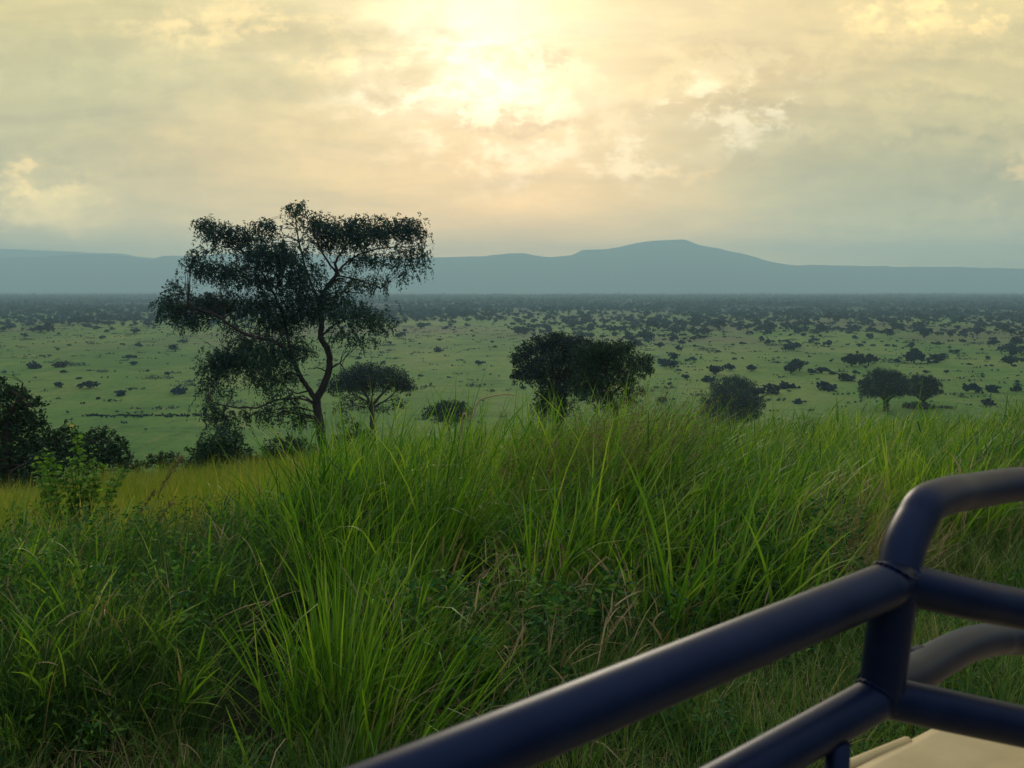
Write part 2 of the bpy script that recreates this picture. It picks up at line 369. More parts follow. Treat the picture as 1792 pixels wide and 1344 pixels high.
# ------------------------------------------------------------------ hills
MAT_HILL = simple_mat('hill_scrub', (.035, .060, .035), (.075, .095, .050), .004, .95, .05)
def ridge(name, prof, Y, depth, seed):
    rg = np.random.default_rng(seed)
    px = np.array([a for a, b in prof], float); py = np.array([b for a, b in prof], float)
    xs = np.linspace(px[0], px[-1], 420); top = np.interp(xs, px, py)
    jag = np.array([mnoise.fractal(Vector((x * .02, seed, 0)), 1.0, 2.0, 5) for x in xs])
    rows = 26; V = []
    for j in range(rows):
        f = j / (rows - 1)                           # 0 front foot .. 1 back foot
        for i, x in enumerate(xs):
            tp = top[i] - jag[i] * 2.2
            h = (503.5 - tp) / F * Y + 30 + CAMZ * 0
            prof_ = math.sin(min(f / .5, 1) * math.pi / 2) ** 1.3 if f <= .5 else math.cos((f - .5) * math.pi)
            X = (x - 896) / F * Y; yy = Y + (f - .5) * depth
            n = mnoise.fractal(Vector((X * .0009, yy * .0006, seed)), 1.0, 2.0, 6)
            rel = prof_ * (1 + .30 * n * (1 - abs(2 * f - 1)) * (1 - math.exp(-((f - .5) / .12) ** 2)))
            V.append((X, yy, -29 + max(h, 5) * rel))
    n_ = len(xs); a = (np.arange(rows - 1)[:, None] * n_ + np.arange(n_ - 1)).ravel()
    return npmesh(name, V, np.stack([a, a + 1, a + n_ + 1, a + n_], 1), MAT_HILL, None, True)
P1 = [(-900, 470), (-500, 455), (-200, 450), (0, 452), (60, 450), (130, 446), (190, 446), (250, 451), (272, 454), (292, 448), (340, 449), (420, 444), (500, 442), (600, 447), (700, 452),
      (790, 450), (850, 449), (880, 445), (915, 443), (940, 449), (965, 450), (1000, 447), (1020, 438), (1060, 437), (1105, 429), (1150, 423), (1192, 421),
      (1215, 429), (1240, 433), (1290, 443), (1320, 452), (1345, 459), (1375, 464), (1450, 465), (1600, 467), (1792, 470), (2200, 474), (2800, 485)]
P0 = [(-900, 440), (-400, 436), (0, 438), (80, 439), (170, 444), (300, 455), (700, 470), (1200, 480), (2700, 490)]
tag(link('hills', ridge('hills', P1, 7400, 1000, 3)), kind='structure')
tag(link('hills', ridge('far_hills', P0, 9200, 800, 8)), kind='structure')

# ------------------------------------------------------------------ foliage builders
def leafquads(Cn, size, rng, aspect=.5, flat=0.0, dirs=None):
    n = len(Cn)
    a = rng.normal(size=(n, 3)) if dirs is None else dirs + rng.normal(size=(n, 3)) * .45
    a /= np.linalg.norm(a, axis=1)[:, None] + 1e-9
    nrm = rng.normal(size=(n, 3)); nrm[:, 2] += flat * np.sign(nrm[:, 2]) * 2
    b = np.cross(a, nrm); b /= np.linalg.norm(b, axis=1)[:, None] + 1e-9
    s = (np.asarray(size) * rng.uniform(.6, 1.3, n))[:, None] * .5
    w_ = s * aspect
    V = np.stack([Cn - a * s, Cn + b * w_ - a * s * .15, Cn + a * s, Cn - b * w_ - a * s * .15], 1).reshape(-1, 3)
    return V, np.arange(4 * n).reshape(n, 4)
def ell(rng, n, pw=.45):
    v = rng.normal(size=(n, 3)); v /= np.linalg.norm(v, axis=1)[:, None]
    return v * (rng.uniform(0, 1, n) ** pw)[:, None]
def cloud(clumps, dens, leaf, rng, aspect=.5, pw=.4, lump=.28):
    """clumps: (centre, radii, weight). Leaves gather on small twig-balls through each clump."""
    P = []
    for c, r, wgt in clumps:
        c = np.array(c, float); r = np.array(r, float)
        area = (r[0] * r[2] + r[0] * r[1]) * 2
        nt_ = max(3, int(area * wgt * dens / 14))
        tw = ell(rng, nt_, pw) * r + c
        k = 14
        pts = np.repeat(tw, k, 0) + rng.normal(size=(nt_ * k, 3)) * (lump * np.mean(r) * .45)
        P.append(pts)
    P = np.concatenate(P); V, Q = leafquads(P, leaf, rng, aspect); return V, Q, rng.uniform(0, 1, len(Q))
def sprays(clumps, dens, rng, length=.7, nl=14, leaf=.1, droop=1.0, aspect=.42):
    """hanging twigs with leaflets down both sides"""
    PP = []; DD = []; TW = []
    for c, r, wgt in clumps:
        c = np.array(c, float); r = np.array(r, float)
        n = max(4, int(r[0] * r[2] * 3.14 * wgt * dens))
        s = ell(rng, n, .55) * (1 + .28 * np.abs(rng.normal(size=(n, 1))) * (rng.uniform(size=(n, 1)) < .4)) * r * np.array([1, 1, .85]) + c + np.array([0, 0, r[2] * .15])
        az = rng.uniform(0, 2 * np.pi, n); ln = length * rng.uniform(.5, 1.35, n)
        out = np.stack([np.cos(az), np.sin(az), rng.uniform(-.1, .5, n)], 1)
        for j in range(nl):
            f = (j + .5) / nl
            p = s + out * (ln * .62 * (f - .35 * f * f))[:, None]; p[:, 2] -= droop * ln * .75 * f * f
            dvec = out * .7; dvec = dvec.copy(); dvec[:, 2] -= 1.3 * f * droop
            PP.append(p + rng.normal(size=p.shape) * .035); DD.append(dvec)
    P = np.concatenate(PP); Dv = np.concatenate(DD)
    V, Q = leafquads(P, leaf, rng, aspect, dirs=Dv / (np.linalg.norm(Dv, axis=1)[:, None]))
    return V, Q, rng.uniform(0, 1, len(Q))
def jitter_path(P, amp, rng, n=5):
    S = spline(P, n); S[1:-1] += rng.normal(size=(len(S) - 2, 3)) * amp; return S
def px_tree(name, depth, limbs, clumps, label, cat, leafmat, barkmat, seed, mode='cloud', dens=60, leaf=.12, dspread=1.0, zoomf=(1, 0, 0),
            group=None, seg=8, twigs=True, grow=1.15, slim=1.0, sink=0.0, **kw):
    """a tree drawn from limb lines and foliage clumps measured in the photograph, given real size and depth"""
    k, ox, oy = zoomf; rng = np.random.default_rng(seed); ppm = F / depth
    def U(x, y, dd=0.0):
        return unp(x / k + ox, y / k + oy, depth + dd)
    base = None; mb = MB(); nodes = []
    for L_ in limbs:
        P = [U(a[0], a[1], a[3] if len(a) > 3 else 0.0) for a in L_]; rr = [a[2] * slim for a in L_]
        if base is None:
            base = P[0].copy(); g0 = float(zg(base[0], base[1]))
            P = [np.array([base[0], base[1], min(g0 - .2, base[2] - .2)])] + P; rr = [rr[0] * 1.35] + rr
            base = np.array([base[0], base[1], g0])
        S = jitter_path(P, .012 * depth / 40, rng); Rr = np.interp(np.linspace(0, 1, len(S)), np.linspace(0, 1, len(rr)), rr)
        mb.tube(S, Rr, seg); nodes += [(S[i], Rr[i]) for i in range(0, len(S), 2)]
    cl = []
    for q in clumps:
        x, y, rx, ry = q[:4]; wgt = q[4] if len(q) > 4 else 1.0
        dd = q[5] if len(q) > 5 else rng.uniform(-1, 1) * dspread
        rx_ = grow * rx / k / ppm; ry_ = grow * ry / k / ppm
        cl.append((U(x, y, dd), (rx_, max(rx_, ry_) * .95, ry_), wgt))
    if twigs:
        NP = np.array([a for a, b in nodes]); NR = np.array([b for a, b in nodes])
        for c, r, wgt in cl:
            for rep in range(3 if wgt >= .8 else 4):
                tgt = c + rng.normal(size=3) * np.array(r) * .45
                dist_ = np.linalg.norm((NP - tgt) * np.array([1, .6, 1.0]), axis=1) + np.where(NP[:, 2] > tgt[2] + .2, 1.5, 0)
                i = int(np.argmin(dist_)); a = NP[i]; r0 = min(NR[i] * .6, .035 * depth / 40 + .012)
                mid = (a + tgt) / 2 + np.array([0, 0, .12 * np.linalg.norm(tgt - a)]) + rng.normal(size=3) * .08 * np.linalg.norm(tgt - a)
                S = spline([a, mid, tgt], 4); mb.tube(S, np.linspace(r0, r0 * .25, len(S)), 4, False)
    if base is None: base = np.array([cl[0][0][0], cl[0][0][1], float(zg(cl[0][0][0], cl[0][0][1]))])
    root = empty(name, base); tag(root, label, cat, group)
    if mb.n: link('trunk', mb.mesh('trunk', barkmat, True, base), root)
    if mode == 'spray': V, Q, T = sprays(cl, dens, rng, leaf=leaf, **kw)
    else: V, Q, T = cloud(cl, 9.0 / leaf ** 2, leaf, rng, **kw)
    link('crown', npmesh('crown', V, Q, leafmat, T, False, base), root)
    return root

# hero acacia -----------------------------------------------------------------
HZ = (2.6875, 240, 330)
limbs = [
 [(885, 1260, .27), (862, 1130, .24), (848, 1040, .23), (842, 985, .22)],
 [(842, 990, .21), (880, 920, .19), (905, 830, .17), (895, 755, .16), (862, 700, .15), (868, 640, .14), (858, 540, .12), (898, 455, .10), (940, 400, .09), (932, 350, .07), (962, 300, .05), (1000, 240, .03)],
 [(842, 990, .17), (812, 950, .13), (760, 870, .12, -.3), (722, 790, .11, -.6), (650, 722, .10, -.8), (525, 690, .09, -1.0), (435, 640, .075, -1.1), (350, 585, .06, -1.2), (240, 565, .03, -1.2)],
 [(722, 790, .08, -.6), (702, 660, .08, 0), (650, 510, .07, .5), (562, 360, .05, .8), (450, 255, .035, .9), (345, 185, .02, 1)],
 [(858, 540, .08), (800, 400, .07, .6), (762, 250, .045, .8), (742, 110, .02, .9)],
 [(940, 400, .06), (885, 325, .05, -.8), (840, 230, .03, -1.2)],
 [(930, 405, .055), (1010, 330, .05, .4), (1120, 285, .04, .8), (1260, 275, .025, 1.0), (1340, 290, .015, 1.0)],
 [(940, 410, .05), (1040, 430, .04, -.5), (1150, 470, .02, -.8)],
 [(862, 700, .06), (960, 620, .045, -.6), (1080, 620, .035, -1), (1180, 690, .018, -1.2)],
 [(838, 1010, .07), (740, 985, .05, -1.0), (640, 1000, .05, -1.2), (560, 1030, .045, -1.2), (420, 1022, .035, -1.4), (335, 995, .02, -1.5)],
 [(812, 950, .05, 0), (740, 960, .04, 1.0), (650, 900, .03, 1.5), (520, 860, .02, 1.5)],
 [(905, 850, .06), (930, 832, .045, -.3), (955, 822, .04, -.4), (972, 850, .025, -.4)],
 [(890, 860, .04), (850, 842, .03, -.5), (828, 848, .015, -.6)]]
cl = [(330,175,55,38),(300,160,30,20,.6),(350,235,40,50,.6),(420,215,70,50),(600,180,60,42,.8),(640,210,24,45,.6),(520,245,95,60),(600,310,110,60),(330,300,55,22,.5),(262,320,30,30,.6),
 (300,375,80,50,.9),(420,400,110,62,.9),(560,430,110,72,.9),(690,330,110,75),(720,92,42,20,.8),(770,85,30,26,.8),(745,160,34,70,.4),(850,170,60,55,.9),(900,230,100,75),(1010,220,100,80),(1040,150,26,22,.6),(1120,215,110,66),
 (1150,135,40,14,.5),(1240,190,80,55),(1310,200,45,60,.8),(1350,215,24,22,.6),(1050,340,90,42,.6),(1190,330,100,45,.5),(1300,310,60,50,.6),(1345,360,26,50,.5),(1250,400,60,50,.35),(1000,450,110,50,.7),(1120,440,80,50,.35),
 (760,450,130,95),(880,560,120,85),(740,580,110,70,.8),(190,465,50,34,.7),(150,520,44,50,.7),(120,580,34,50,.6),(200,580,70,58,.9),(300,560,100,66),(430,550,120,62),(580,560,100,72,.9),(1030,590,110,60,.7),(1130,640,90,55,.6),
 (980,690,80,50,.5),(1060,730,60,36,.3),(650,650,110,62,.9),(520,725,80,40,.8),(410,800,75,52,.9),(370,850,70,66,.9),(500,810,100,70),(620,800,110,80),(740,760,90,60,.8),(600,900,100,55,.8),(340,930,40,70,.5),(430,950,40,40,.45),
 (700,890,60,50,.5),(330,1040,45,45,.6),(400,1075,75,50,.7),(520,1070,70,40,.45),(640,1060,75,55,.6),(740,1010,60,70,.4),(770,1090,60,55,.5),(420,1160,80,50,.7),(640,960,60,40,.35),(250,640,90,32,.5),(460,650,80,30,.4)]
px_tree('acacia_tree', 40, limbs, cl, 'tall gnarled acacia with drooping ragged foliage, tallest tree in view, left of centre', 'tree',
        MAT_ACACIA, MAT_BARK, 11, 'spray', dens=62, leaf=.125, dspread=2.2, zoomf=HZ, length=.72, nl=16, seg=10, grow=1.26, slim=.84)

# flat-topped acacia just behind it ----------------------------------------------
px_tree('acacia_tree', 88, [[(652, 742, .26), (651, 725, .24), (649, 712, .22)], [(649, 712, .16), (640, 690, .12), (622, 668, .06)], [(649, 712, .15), (664, 695, .12), (684, 672, .06)], [(649, 714, .13), (652, 690, .1), (650, 665, .05)],
        [(649, 714, .1), (675, 700, .08), (700, 678, .04)]],
        [(600,672,24,13),(622,656,28,12),(650,650,30,12),(680,656,28,12),(704,670,20,13),(585,680,16,12,.7),(640,672,40,12,.9),(690,676,24,12,.8),(716,682,9,10,.6),(610,700,20,12,.35),(700,705,18,10,.3),(655,712,30,14,.3),(600,715,20,10,.3)],
        'flat-topped acacia standing just behind the tall acacia, right of its trunk', 'tree', MAT_TREE, MAT_BARK_D, 21, dens=42, leaf=.2, dspread=2.2)
# wide dark tree group in the middle --------------------------------------------------
GZ = (4.48, 800, 560)
px_tree('spreading_tree', 60, [[(800, 860, .3), (820, 700, .27), (830, 600, .24)], [(830, 600, .18), (700, 480, .12), (560, 350, .05)], [(830, 600, .16), (860, 420, .1), (900, 250, .05)], [(830, 600, .14), (760, 420, .1), (720, 240, .05)]],
        [(455,300,50,38),(520,260,70,50),(600,215,80,62),(700,180,90,60),(780,150,80,40),(880,180,100,50),(960,210,90,52),(640,330,130,90),(800,300,140,110),(960,320,130,110),(1040,240,110,60),(1060,330,110,80),(940,200,90,46),(510,400,80,60),(480,460,50,50,.7),(620,440,90,60),(780,460,130,70),(940,440,110,60,.8),
         (740,560,110,60,.9),(700,640,90,60,.9),(680,730,90,60,.8),(860,570,100,60,.7),(840,680,90,60,.6)],
        'wide dark tree with dense rounded crown mid-view, left of its greener neighbour', 'tree', MAT_TREE, MAT_BARK_D, 31, dens=60, leaf=.16, dspread=1.3, zoomf=GZ, grow=1.3)
px_tree('spreading_tree', 57, [[(1250, 860, .2), (1240, 720, .18), (1200, 600, .15)], [(1200, 600, .11), (1180, 450, .07), (1160, 300, .04)], [(1200, 600, .1), (1330, 470, .07), (1450, 370, .04)], [(1240, 700, .08), (1330, 600, .06), (1400, 500, .03)]],
        [(1000,250,90,60),(1000,330,90,80),(1020,430,90,60,.9),(1060,260,80,60),(1120,230,70,50),(1180,240,90,60),(1240,225,80,46),(1290,215,90,45),(1350,215,50,36),(1130,340,100,80),(1260,320,110,72),(1390,330,90,60),(1480,320,60,40),(1510,370,48,44,.8),(1440,400,80,40,.8),(1300,420,90,50,.8),(1340,500,80,45,.8),(1330,570,60,46,.6),(1180,450,110,60,1.0),(960,520,90,60,.9),(1060,560,90,60,.8),(1150,640,90,60,.6),(1080,500,100,50,.8),(1420,560,50,40,.5),(1200,600,90,60,.5),(1050,600,90,50,.35),(1330,650,70,50,.4)],
        'slightly greener tree whose crown merges into the right side of the wide dark tree', 'tree', MAT_TREE_G2, MAT_BARK_D, 32, dens=52, leaf=.15, dspread=1.3, zoomf=GZ, grow=1.25)
# dome bush on the right of the middle -----------------------------------------
h = hit(1278, 733); dB = 190.0
px_tree('dome_bush', dB, [[(1278, 735, .4), (1278, 712, .3), (1276, 690, .2)], [(1320, 700, .15), (1338, 692, .1), (1352, 688, .05)]],
        [(1285,668,22,11),(1262,678,22,12),(1303,678,22,12),(1280,690,34,14),(1250,700,24,14),(1310,697,20,14),(1325,704,14,12),(1240,716,18,14),(1275,712,40,16),(1245,730,22,9),(1280,732,30,9),(1312,729,20,9),(1315,718,22,14),(1229,724,10,9)],
        'dark dome-shaped bush on the plain, between the wide tree and the two umbrella acacias', 'bush', MAT_TREE, MAT_BARK_D, 41, dens=22, leaf=.34, dspread=3, grow=1.05)
# twin umbrella acacias ------------------------------------------------------------
TZ = (2.928, 1180, 620)
px_tree('umbrella_acacia', 216, [[(1084, 300, .75), (1084, 262, .6), (1086, 235, .65)], [(1086, 240, .5), (1050, 205, .35), (1000, 180, .15)], [(1086, 240, .5), (1130, 205, .3), (1180, 180, .15)], [(1086, 240, .45), (1080, 190, .3), (1075, 130, .15)]],
        [(1050,95,45,26),(1010,115,40,30),(1090,105,60,28),(1140,120,55,28),(975,150,34,28),(965,185,28,34),(1040,150,70,42),(1120,155,80,38),(1180,150,45,34),(1010,200,50,20),(1090,195,80,24),(1170,190,50,22),(962,230,16,20,.5)],
        'umbrella acacia with a thick visible trunk, left one of the touching pair on the plain', 'tree', MAT_TREE, MAT_BARK_D, 51, dens=22, leaf=.34, dspread=2.0, zoomf=TZ, group='pair of umbrella acacias', grow=.98)
px_tree('umbrella_acacia', 221, [[(1285, 285, .6), (1280, 255, .5), (1275, 232, .5)], [(1275, 236, .4), (1230, 205, .25), (1210, 180, .12)], [(1275, 236, .4), (1320, 205, .3), (1350, 170, .12)], [(1275, 236, .35), (1270, 190, .2), (1265, 140, .1)]],
        [(1250,125,50,22),(1300,130,48,22),(1225,150,36,28),(1290,160,60,32),(1345,155,34,28),(1350,190,30,20),(1240,185,50,26),(1300,200,50,22),(1215,205,30,12,.5),(1290,215,40,10,.4)],
        'umbrella acacia with a smaller lower crown, right one of the touching pair on the plain', 'tree', MAT_TREE, MAT_BARK_D, 52, dens=20, leaf=.34, dspread=2.0, zoomf=TZ, group='pair of umbrella acacias', grow=.98)
px_tree('low_bush', 222, [], [(1250,262,60,12),(1200,272,40,9,.8),(1300,268,40,10,.8)], 'low dark bush spread beneath the right umbrella acacia', 'bush', MAT_TREE, MAT_BARK_D, 53, dens=20, leaf=.45, zoomf=TZ, twigs=False)
px_tree('low_bush', 223, [], [(1400,276,40,8),(1440,280,28,6,.8),(1365,272,20,7,.8)], 'low dark bush lying just right of the umbrella acacia pair', 'bush', MAT_TREE, MAT_BARK_D, 54, dens=20, leaf=.45, zoomf=TZ, twigs=False)
# bushes left -------------------------------------------------------------------
px_tree('large_bush', 28, [[(10, 850, .14), (12, 800, .12), (10, 740, .1)], [(10, 745, .07), (30, 700, .05), (40, 670, .02)], [(10, 745, .06), (-30, 700, .05), (-60, 670, .02)]],
        [(0,680,22,22),(25,690,24,18),(52,705,20,16),(66,712,10,14,.7),(10,730,44,30),(45,745,30,30),(60,790,26,36),(15,790,50,40),(-40,700,40,34),(-50,770,50,50),(20,830,55,24),(75,820,30,22,.8),(-5,665,12,10,.7)],
        'tall dark leafy bush cut by the left edge of the photo', 'bush', MAT_BUSH, MAT_BARK_D, 61, dens=170, leaf=.13, dspread=.6)
px_tree('bush', 29.5, [[(100, 850, .05), (100, 810, .04), (98, 770, .02)]],
        [(95,765,26,18),(120,752,14,12,.8),(80,790,30,26),(110,800,36,30),(130,780,20,24)],
        'low dark bush behind the pale leafy shrub, next to the tall edge bush', 'bush', MAT_BUSH, MAT_BARK_D, 62, dens=150, leaf=.11, dspread=.5)
px_tree('bush', 30.5, [[(180, 850, .05), (180, 810, .04), (178, 770, .02)]],
        [(158,765,16,14),(180,762,18,13),(205,778,16,14),(218,768,7,9,.6),(160,795,30,24),(195,800,30,24),(215,810,16,16,.8),(235,815,16,12,.6)],
        'dark feathery bush right of the pale leafy shrub', 'bush', MAT_BUSH, MAT_BARK_D, 63, dens=130, leaf=.11, dspread=.5)
px_tree('bush', 33.5, [[(375, 835, .05), (372, 805, .04), (370, 780, .02)]],
        [(345,790,18,14,.8),(370,778,24,14),(405,775,20,14),(385,798,40,18),(330,805,22,12,.7),(425,795,20,18,.9),(355,812,30,12),(445,808,20,12,.7)],
        'dark thicket bush below the left side of the tall acacia', 'bush', MAT_BUSH, MAT_BARK_D, 64, dens=130, leaf=.12, dspread=.6)
px_tree('bush', 32.5, [[(280, 840, .04), (280, 820, .03), (280, 800, .02)]],
        [(268,806,18,10,.7),(290,800,16,10,.7),(250,815,18,9,.6),(300,814,20,9,.7)],
        'small low bush in the gap between two dark thickets', 'bush', MAT_BUSH, MAT_BARK_D, 65, dens=110, leaf=.11, dspread=.5)
px_tree('bush', 36, [[(500, 835, .05), (500, 800, .04), (498, 775, .02)]],
        [(480,785,22,16,.8),(515,778,22,16,.8),(500,800,34,16),(540,795,22,16,.7),(460,800,20,14,.7)],
        'green thicket bush just left of the tall acacia trunk', 'bush', MAT_BUSH, MAT_BARK_D, 66, dens=110, leaf=.12, dspread=.6)
px_tree('bush', 44, [[(600, 835, .05), (600, 790, .04), (600, 765, .02)]],
        [(600,772,20,16,.7),(622,760,18,14,.7),(590,795,22,16,.8),(640,775,18,16,.6),(610,745,20,16,.35)],
        'leafy bush just right of the tall acacia trunk', 'bush', MAT_BUSH, MAT_BARK_D, 67, dens=90, leaf=.13, dspread=.6)
px_tree('bush', 86, [[(785, 760, .08), (785, 740, .06), (785, 725, .04)]],
        [(785,712,22,9),(805,712,16,9),(765,718,16,9,.9),(748,724,10,8,.8),(790,728,30,12),(815,722,10,9,.7)],
        'small dark bush peeping over the grass between the flat-topped acacia and the wide tree', 'bush', MAT_TREE, MAT_BARK_D, 68, dens=42, leaf=.2, dspread=1.2)

# ------------------------------------------------------------------ plain: scattered trees and scrub
rng = np.random.default_rng(77)
def far_variant(kind, seed):
    r = np.random.default_rng(seed); cl = []; mb = MB()
    if kind == 'tree':
        n = 9
        for i in range(n):
            a = r.uniform(0, 2 * np.pi); q = r.uniform(0, .75)
            cl.append(((math.cos(a) * q * 3.6, math.sin(a) * q * 3.6, r.uniform(1.7, 3.6) - q * .7), (r.uniform(1.1, 1.9), r.uniform(1.1, 1.9), r.uniform(.8, 1.3)), 1))
        mb.tube([(0, 0, -.8), (.1, 0, 1.2), (0, .1, 2.8)], [.28, .22, .12], 6)
        for k in range(3):
            a = k * 2.1 + r.uniform(0, 1); mb.tube([(0, 0, 1.2), (math.cos(a) * 1.0, math.sin(a) * 1.0, 2.2), (math.cos(a) * 2, math.sin(a) * 2, 3.0)], [.14, .1, .05], 5)
    else:
        n = 7
        for i in range(n):
            a = r.uniform(0, 2 * np.pi); q = r.uniform(0, .8)
            cl.append(((math.cos(a) * q * 2.6, math.sin(a) * q * 2.6, r.uniform(.6, 1.9) - q * .6), (r.uniform(.9, 1.6), r.uniform(.9, 1.6), r.uniform(.6, 1.1)), 1))
    V, Q, T = cloud(cl, 26, .62, r, .7)
    V[:, 2] = np.maximum(V[:, 2], -.3)
    if mb.n:
        k = len(V); V = np.concatenate([V] + mb.V); Q = np.concatenate([Q] + [f + k for f in mb.F]); T = np.concatenate([T, np.zeros(len(Q) - len(T))])
    return V, Q, T
variants = {'tree': [far_variant('tree', 100 + i) for i in range(9)], 'bush': [far_variant('bush', 200 + i) for i in range(9)]}
vmesh = {k: [npmesh('savanna_' + k, *v[:2], MAT_FAR, v[2]) for v in vs] for k, vs in variants.items()}
spots = []
# the ones that can be told in the photograph: (px, py of the foot, width px, kind)
for q in [(232,640,20,'bush'),(304,612,22,'bush'),(320,601,16,'tree'),(72,583,22,'tree'),(228,627,18,'bush'),(313,690,34,'bush'),(205,693,30,'bush'),(156,680,30,'bush'),(105,679,24,'bush'),
          (140,664,12,'bush'),(293,657,14,'bush'),(838,640,22,'tree'),(672,636,12,'bush'),(768,616,26,'bush'),(735,660,12,'bush'),(60,645,34,'bush'),(110,643,30,'bush'),(20,690,10,'bush'),
          (1252,656,38,'tree'),(1278,648,30,'tree'),(1314,650,24,'tree'),(1384,655,46,'tree'),(1399,650,40,'tree'),(1438,654,26,'tree'),(1490,642,50,'tree'),(1520,640,40,'tree'),(1497,656,16,'tree'),
          (1600,636,50,'tree'),(1640,634,36,'tree'),(1770,640,34,'tree'),(1620,655,14,'tree'),(1350,690,44,'bush'),(1380,680,38,'bush'),(1160,706,30,'bush'),(1240,668,30,'bush'),(1200,664,22,'bush'),
          (1400,707,26,'bush'),(1730,710,36,'bush'),(1700,688,44,'bush'),(1745,687,36,'bush'),(1440,684,50,'bush'),(1476,668,40,'bush'),(1780,686,26,'bush'),(1160,640,34,'bush'),(1180,632,26,'tree'),
          (255,752,9,'bush'),(205,722,7,'bush'),(170,700,12,'bush'),(80,718,8,'bush'),(1420,720,12,'bush')]:
    p = hit(q[0], q[1]); d = math.hypot(p[0], p[1]); spots.append((p[0], p[1], q[2] / F * d / (8.6 if q[3] == 'tree' else 6.6), q[3], True))
n = 150000
u = rng.uniform(-.82, .82, n); d = np.sqrt(rng.uniform(230 ** 2, 3600 ** 2, n)); x = u * d; y = d
d0 = 600 - 340 * sst(u, -.12, .42); cover = sst(d, d0 * .85, d0 * 1.6)
pat = np.array([mnoise.fractal(Vector((a * .006, b * .0035, 2.0)), 1.0, 2.0, 3) for a, b in zip(x, y)])
pr = np.clip(.05 + .10 * sst(u, -.05, .25) + cover * (.55 + .9 * pat), 0, 1)
keep = rng.uniform(0, 1, n) < pr * .8
for a, b, dd in zip(x[keep], y[keep], d[keep]):
    kd = 'tree' if rng.uniform() < (.25 + .5 * sst(dd, 350, 700)) else 'bush'
    spots.append((a, b, float(np.clip(rng.lognormal(-.55, .45), .18, 1.5)) * (.62 if kd == 'bush' else 1.0) * (.75 if dd < 400 else 1), kd, False))
def show(s): return (1e9 if s[4] else 0) + s[2] / math.hypot(s[0], s[1])
inview = [s for s in spots if abs(s[0] / s[1]) < .62]; rest = [s for s in spots if abs(s[0] / s[1]) >= .62]
inview.sort(key=show, reverse=True)
scattered = []; cnt = {'tree': 0, 'bush': 0}; mass = list(rest)
LAB = {'tree': 'small dark spreading tree scattered over the hazy green plain', 'bush': 'small dark bush dotted over the green plain'}
GRP = {'tree': 'scattered trees on the plain', 'bush': 'scattered bushes on the plain'}
for s in inview:
    k = s[3]
    if cnt[k] >= 298: mass.append(s); continue
    cnt[k] += 1
    me = vmesh[k][int(rng.integers(9))]
    o = bpy.data.objects.new('savanna_' + k, me); C.objects.link(o)
    o.location = (s[0], s[1], float(zg(s[0], s[1]))); o.rotation_euler = (0, 0, rng.uniform(0, 6.28)); o.scale = (s[2] * rng.uniform(.8, 1.5), s[2] * rng.uniform(.8, 1.3), s[2] * rng.uniform(.75, 1.1))
    tag(o, None, k, GRP[k]); scattered.append((o, k, s))
# tell the scattered trees and bushes apart by where on the plain they stand
REG = [(270, 'left of the tall acacia'), (740, 'behind the tall acacia'), (890, 'between tall acacia and wide tree'), (1140, 'behind the wide dark tree'),
       (1345, 'beyond the dome-shaped bush'), (1500, 'between dome bush and umbrella acacias'), (1655, 'beyond the umbrella acacias'), (9e9, 'right of the umbrella acacias')]
ORD = ['leftmost', 'second from left', 'third from left', 'fourth from left', 'fifth from left', 'sixth from left', 'seventh from left', 'eighth from left', 'rightmost']
cells = {}
for o, k, q in scattered:
    ppx = 896 + 1552 * q[0] / q[1]; ds = math.hypot(q[0], q[1]); rg_ = next(n_ for lim, n_ in REG if ppx < lim)
    bd = 'near' if ds < 300 else 'middle' if ds < 380 else 'open' if ds < 480 else 'far' if ds < 620 else 'hazy far'
    cells.setdefault((k, rg_, bd), []).append((ppx, o))
for (k, rg_, bd), L_ in cells.items():
    L_.sort(key=lambda a: a[0]); n_ = len(L_)
    for i_, (ppx, o) in enumerate(L_):
        what = 'dark spreading tree' if k == 'tree' else 'small dark bush'
        if n_ == 1: o['label'] = '%s alone on the %s plain, %s' % (what, bd, rg_)
        elif n_ <= 9: o['label'] = '%s, %s on the %s plain %s' % (what, 'rightmost' if i_ == n_ - 1 else ORD[i_], bd, rg_)
        else: o['label'] = '%s among many on the %s plain %s' % (what, bd, rg_)
# everything farther: one wooded mass
Vs = []; Qs = []; Ts = []; nv = 0
for s in mass:
    V, Q, T = variants[s[3]][int(rng.integers(9))]
    dd = math.hypot(s[0], s[1]); a = rng.uniform(0, 6.28)
    m_ = 130 if dd < 800 else (60 if dd < 1400 else 26)
    sel = rng.choice(len(Q), min(m_, len(Q)), replace=False)
    grow = math.sqrt(len(Q) / len(sel)) * .85
    vq = V[Q[sel]]; ctr = vq.mean(1, keepdims=True); vq = ctr + (vq - ctr) * grow
    ca, sa = math.cos(a), math.sin(a); vv = vq.reshape(-1, 3) * s[2] * np.array([rng.uniform(.8, 1.5), 1.0, rng.uniform(.7, 1.15)])
    vv = np.stack([vv[:, 0] * ca - vv[:, 1] * sa + s[0], vv[:, 0] * sa + vv[:, 1] * ca + s[1], vv[:, 2] + float(zg(s[0], s[1]))], 1)
    Vs.append(vv); Qs.append(np.arange(len(vv)).reshape(-1, 4) + nv); Ts.append(T[sel]); nv += len(vv)
o = link('woodland', npmesh('woodland', np.concatenate(Vs), np.concatenate(Qs), MAT_FAR, np.concatenate(Ts)))
tag(o, 'dark hazy bushland covering the far plain up to the foot of the hills', 'woodland', kind='stuff')
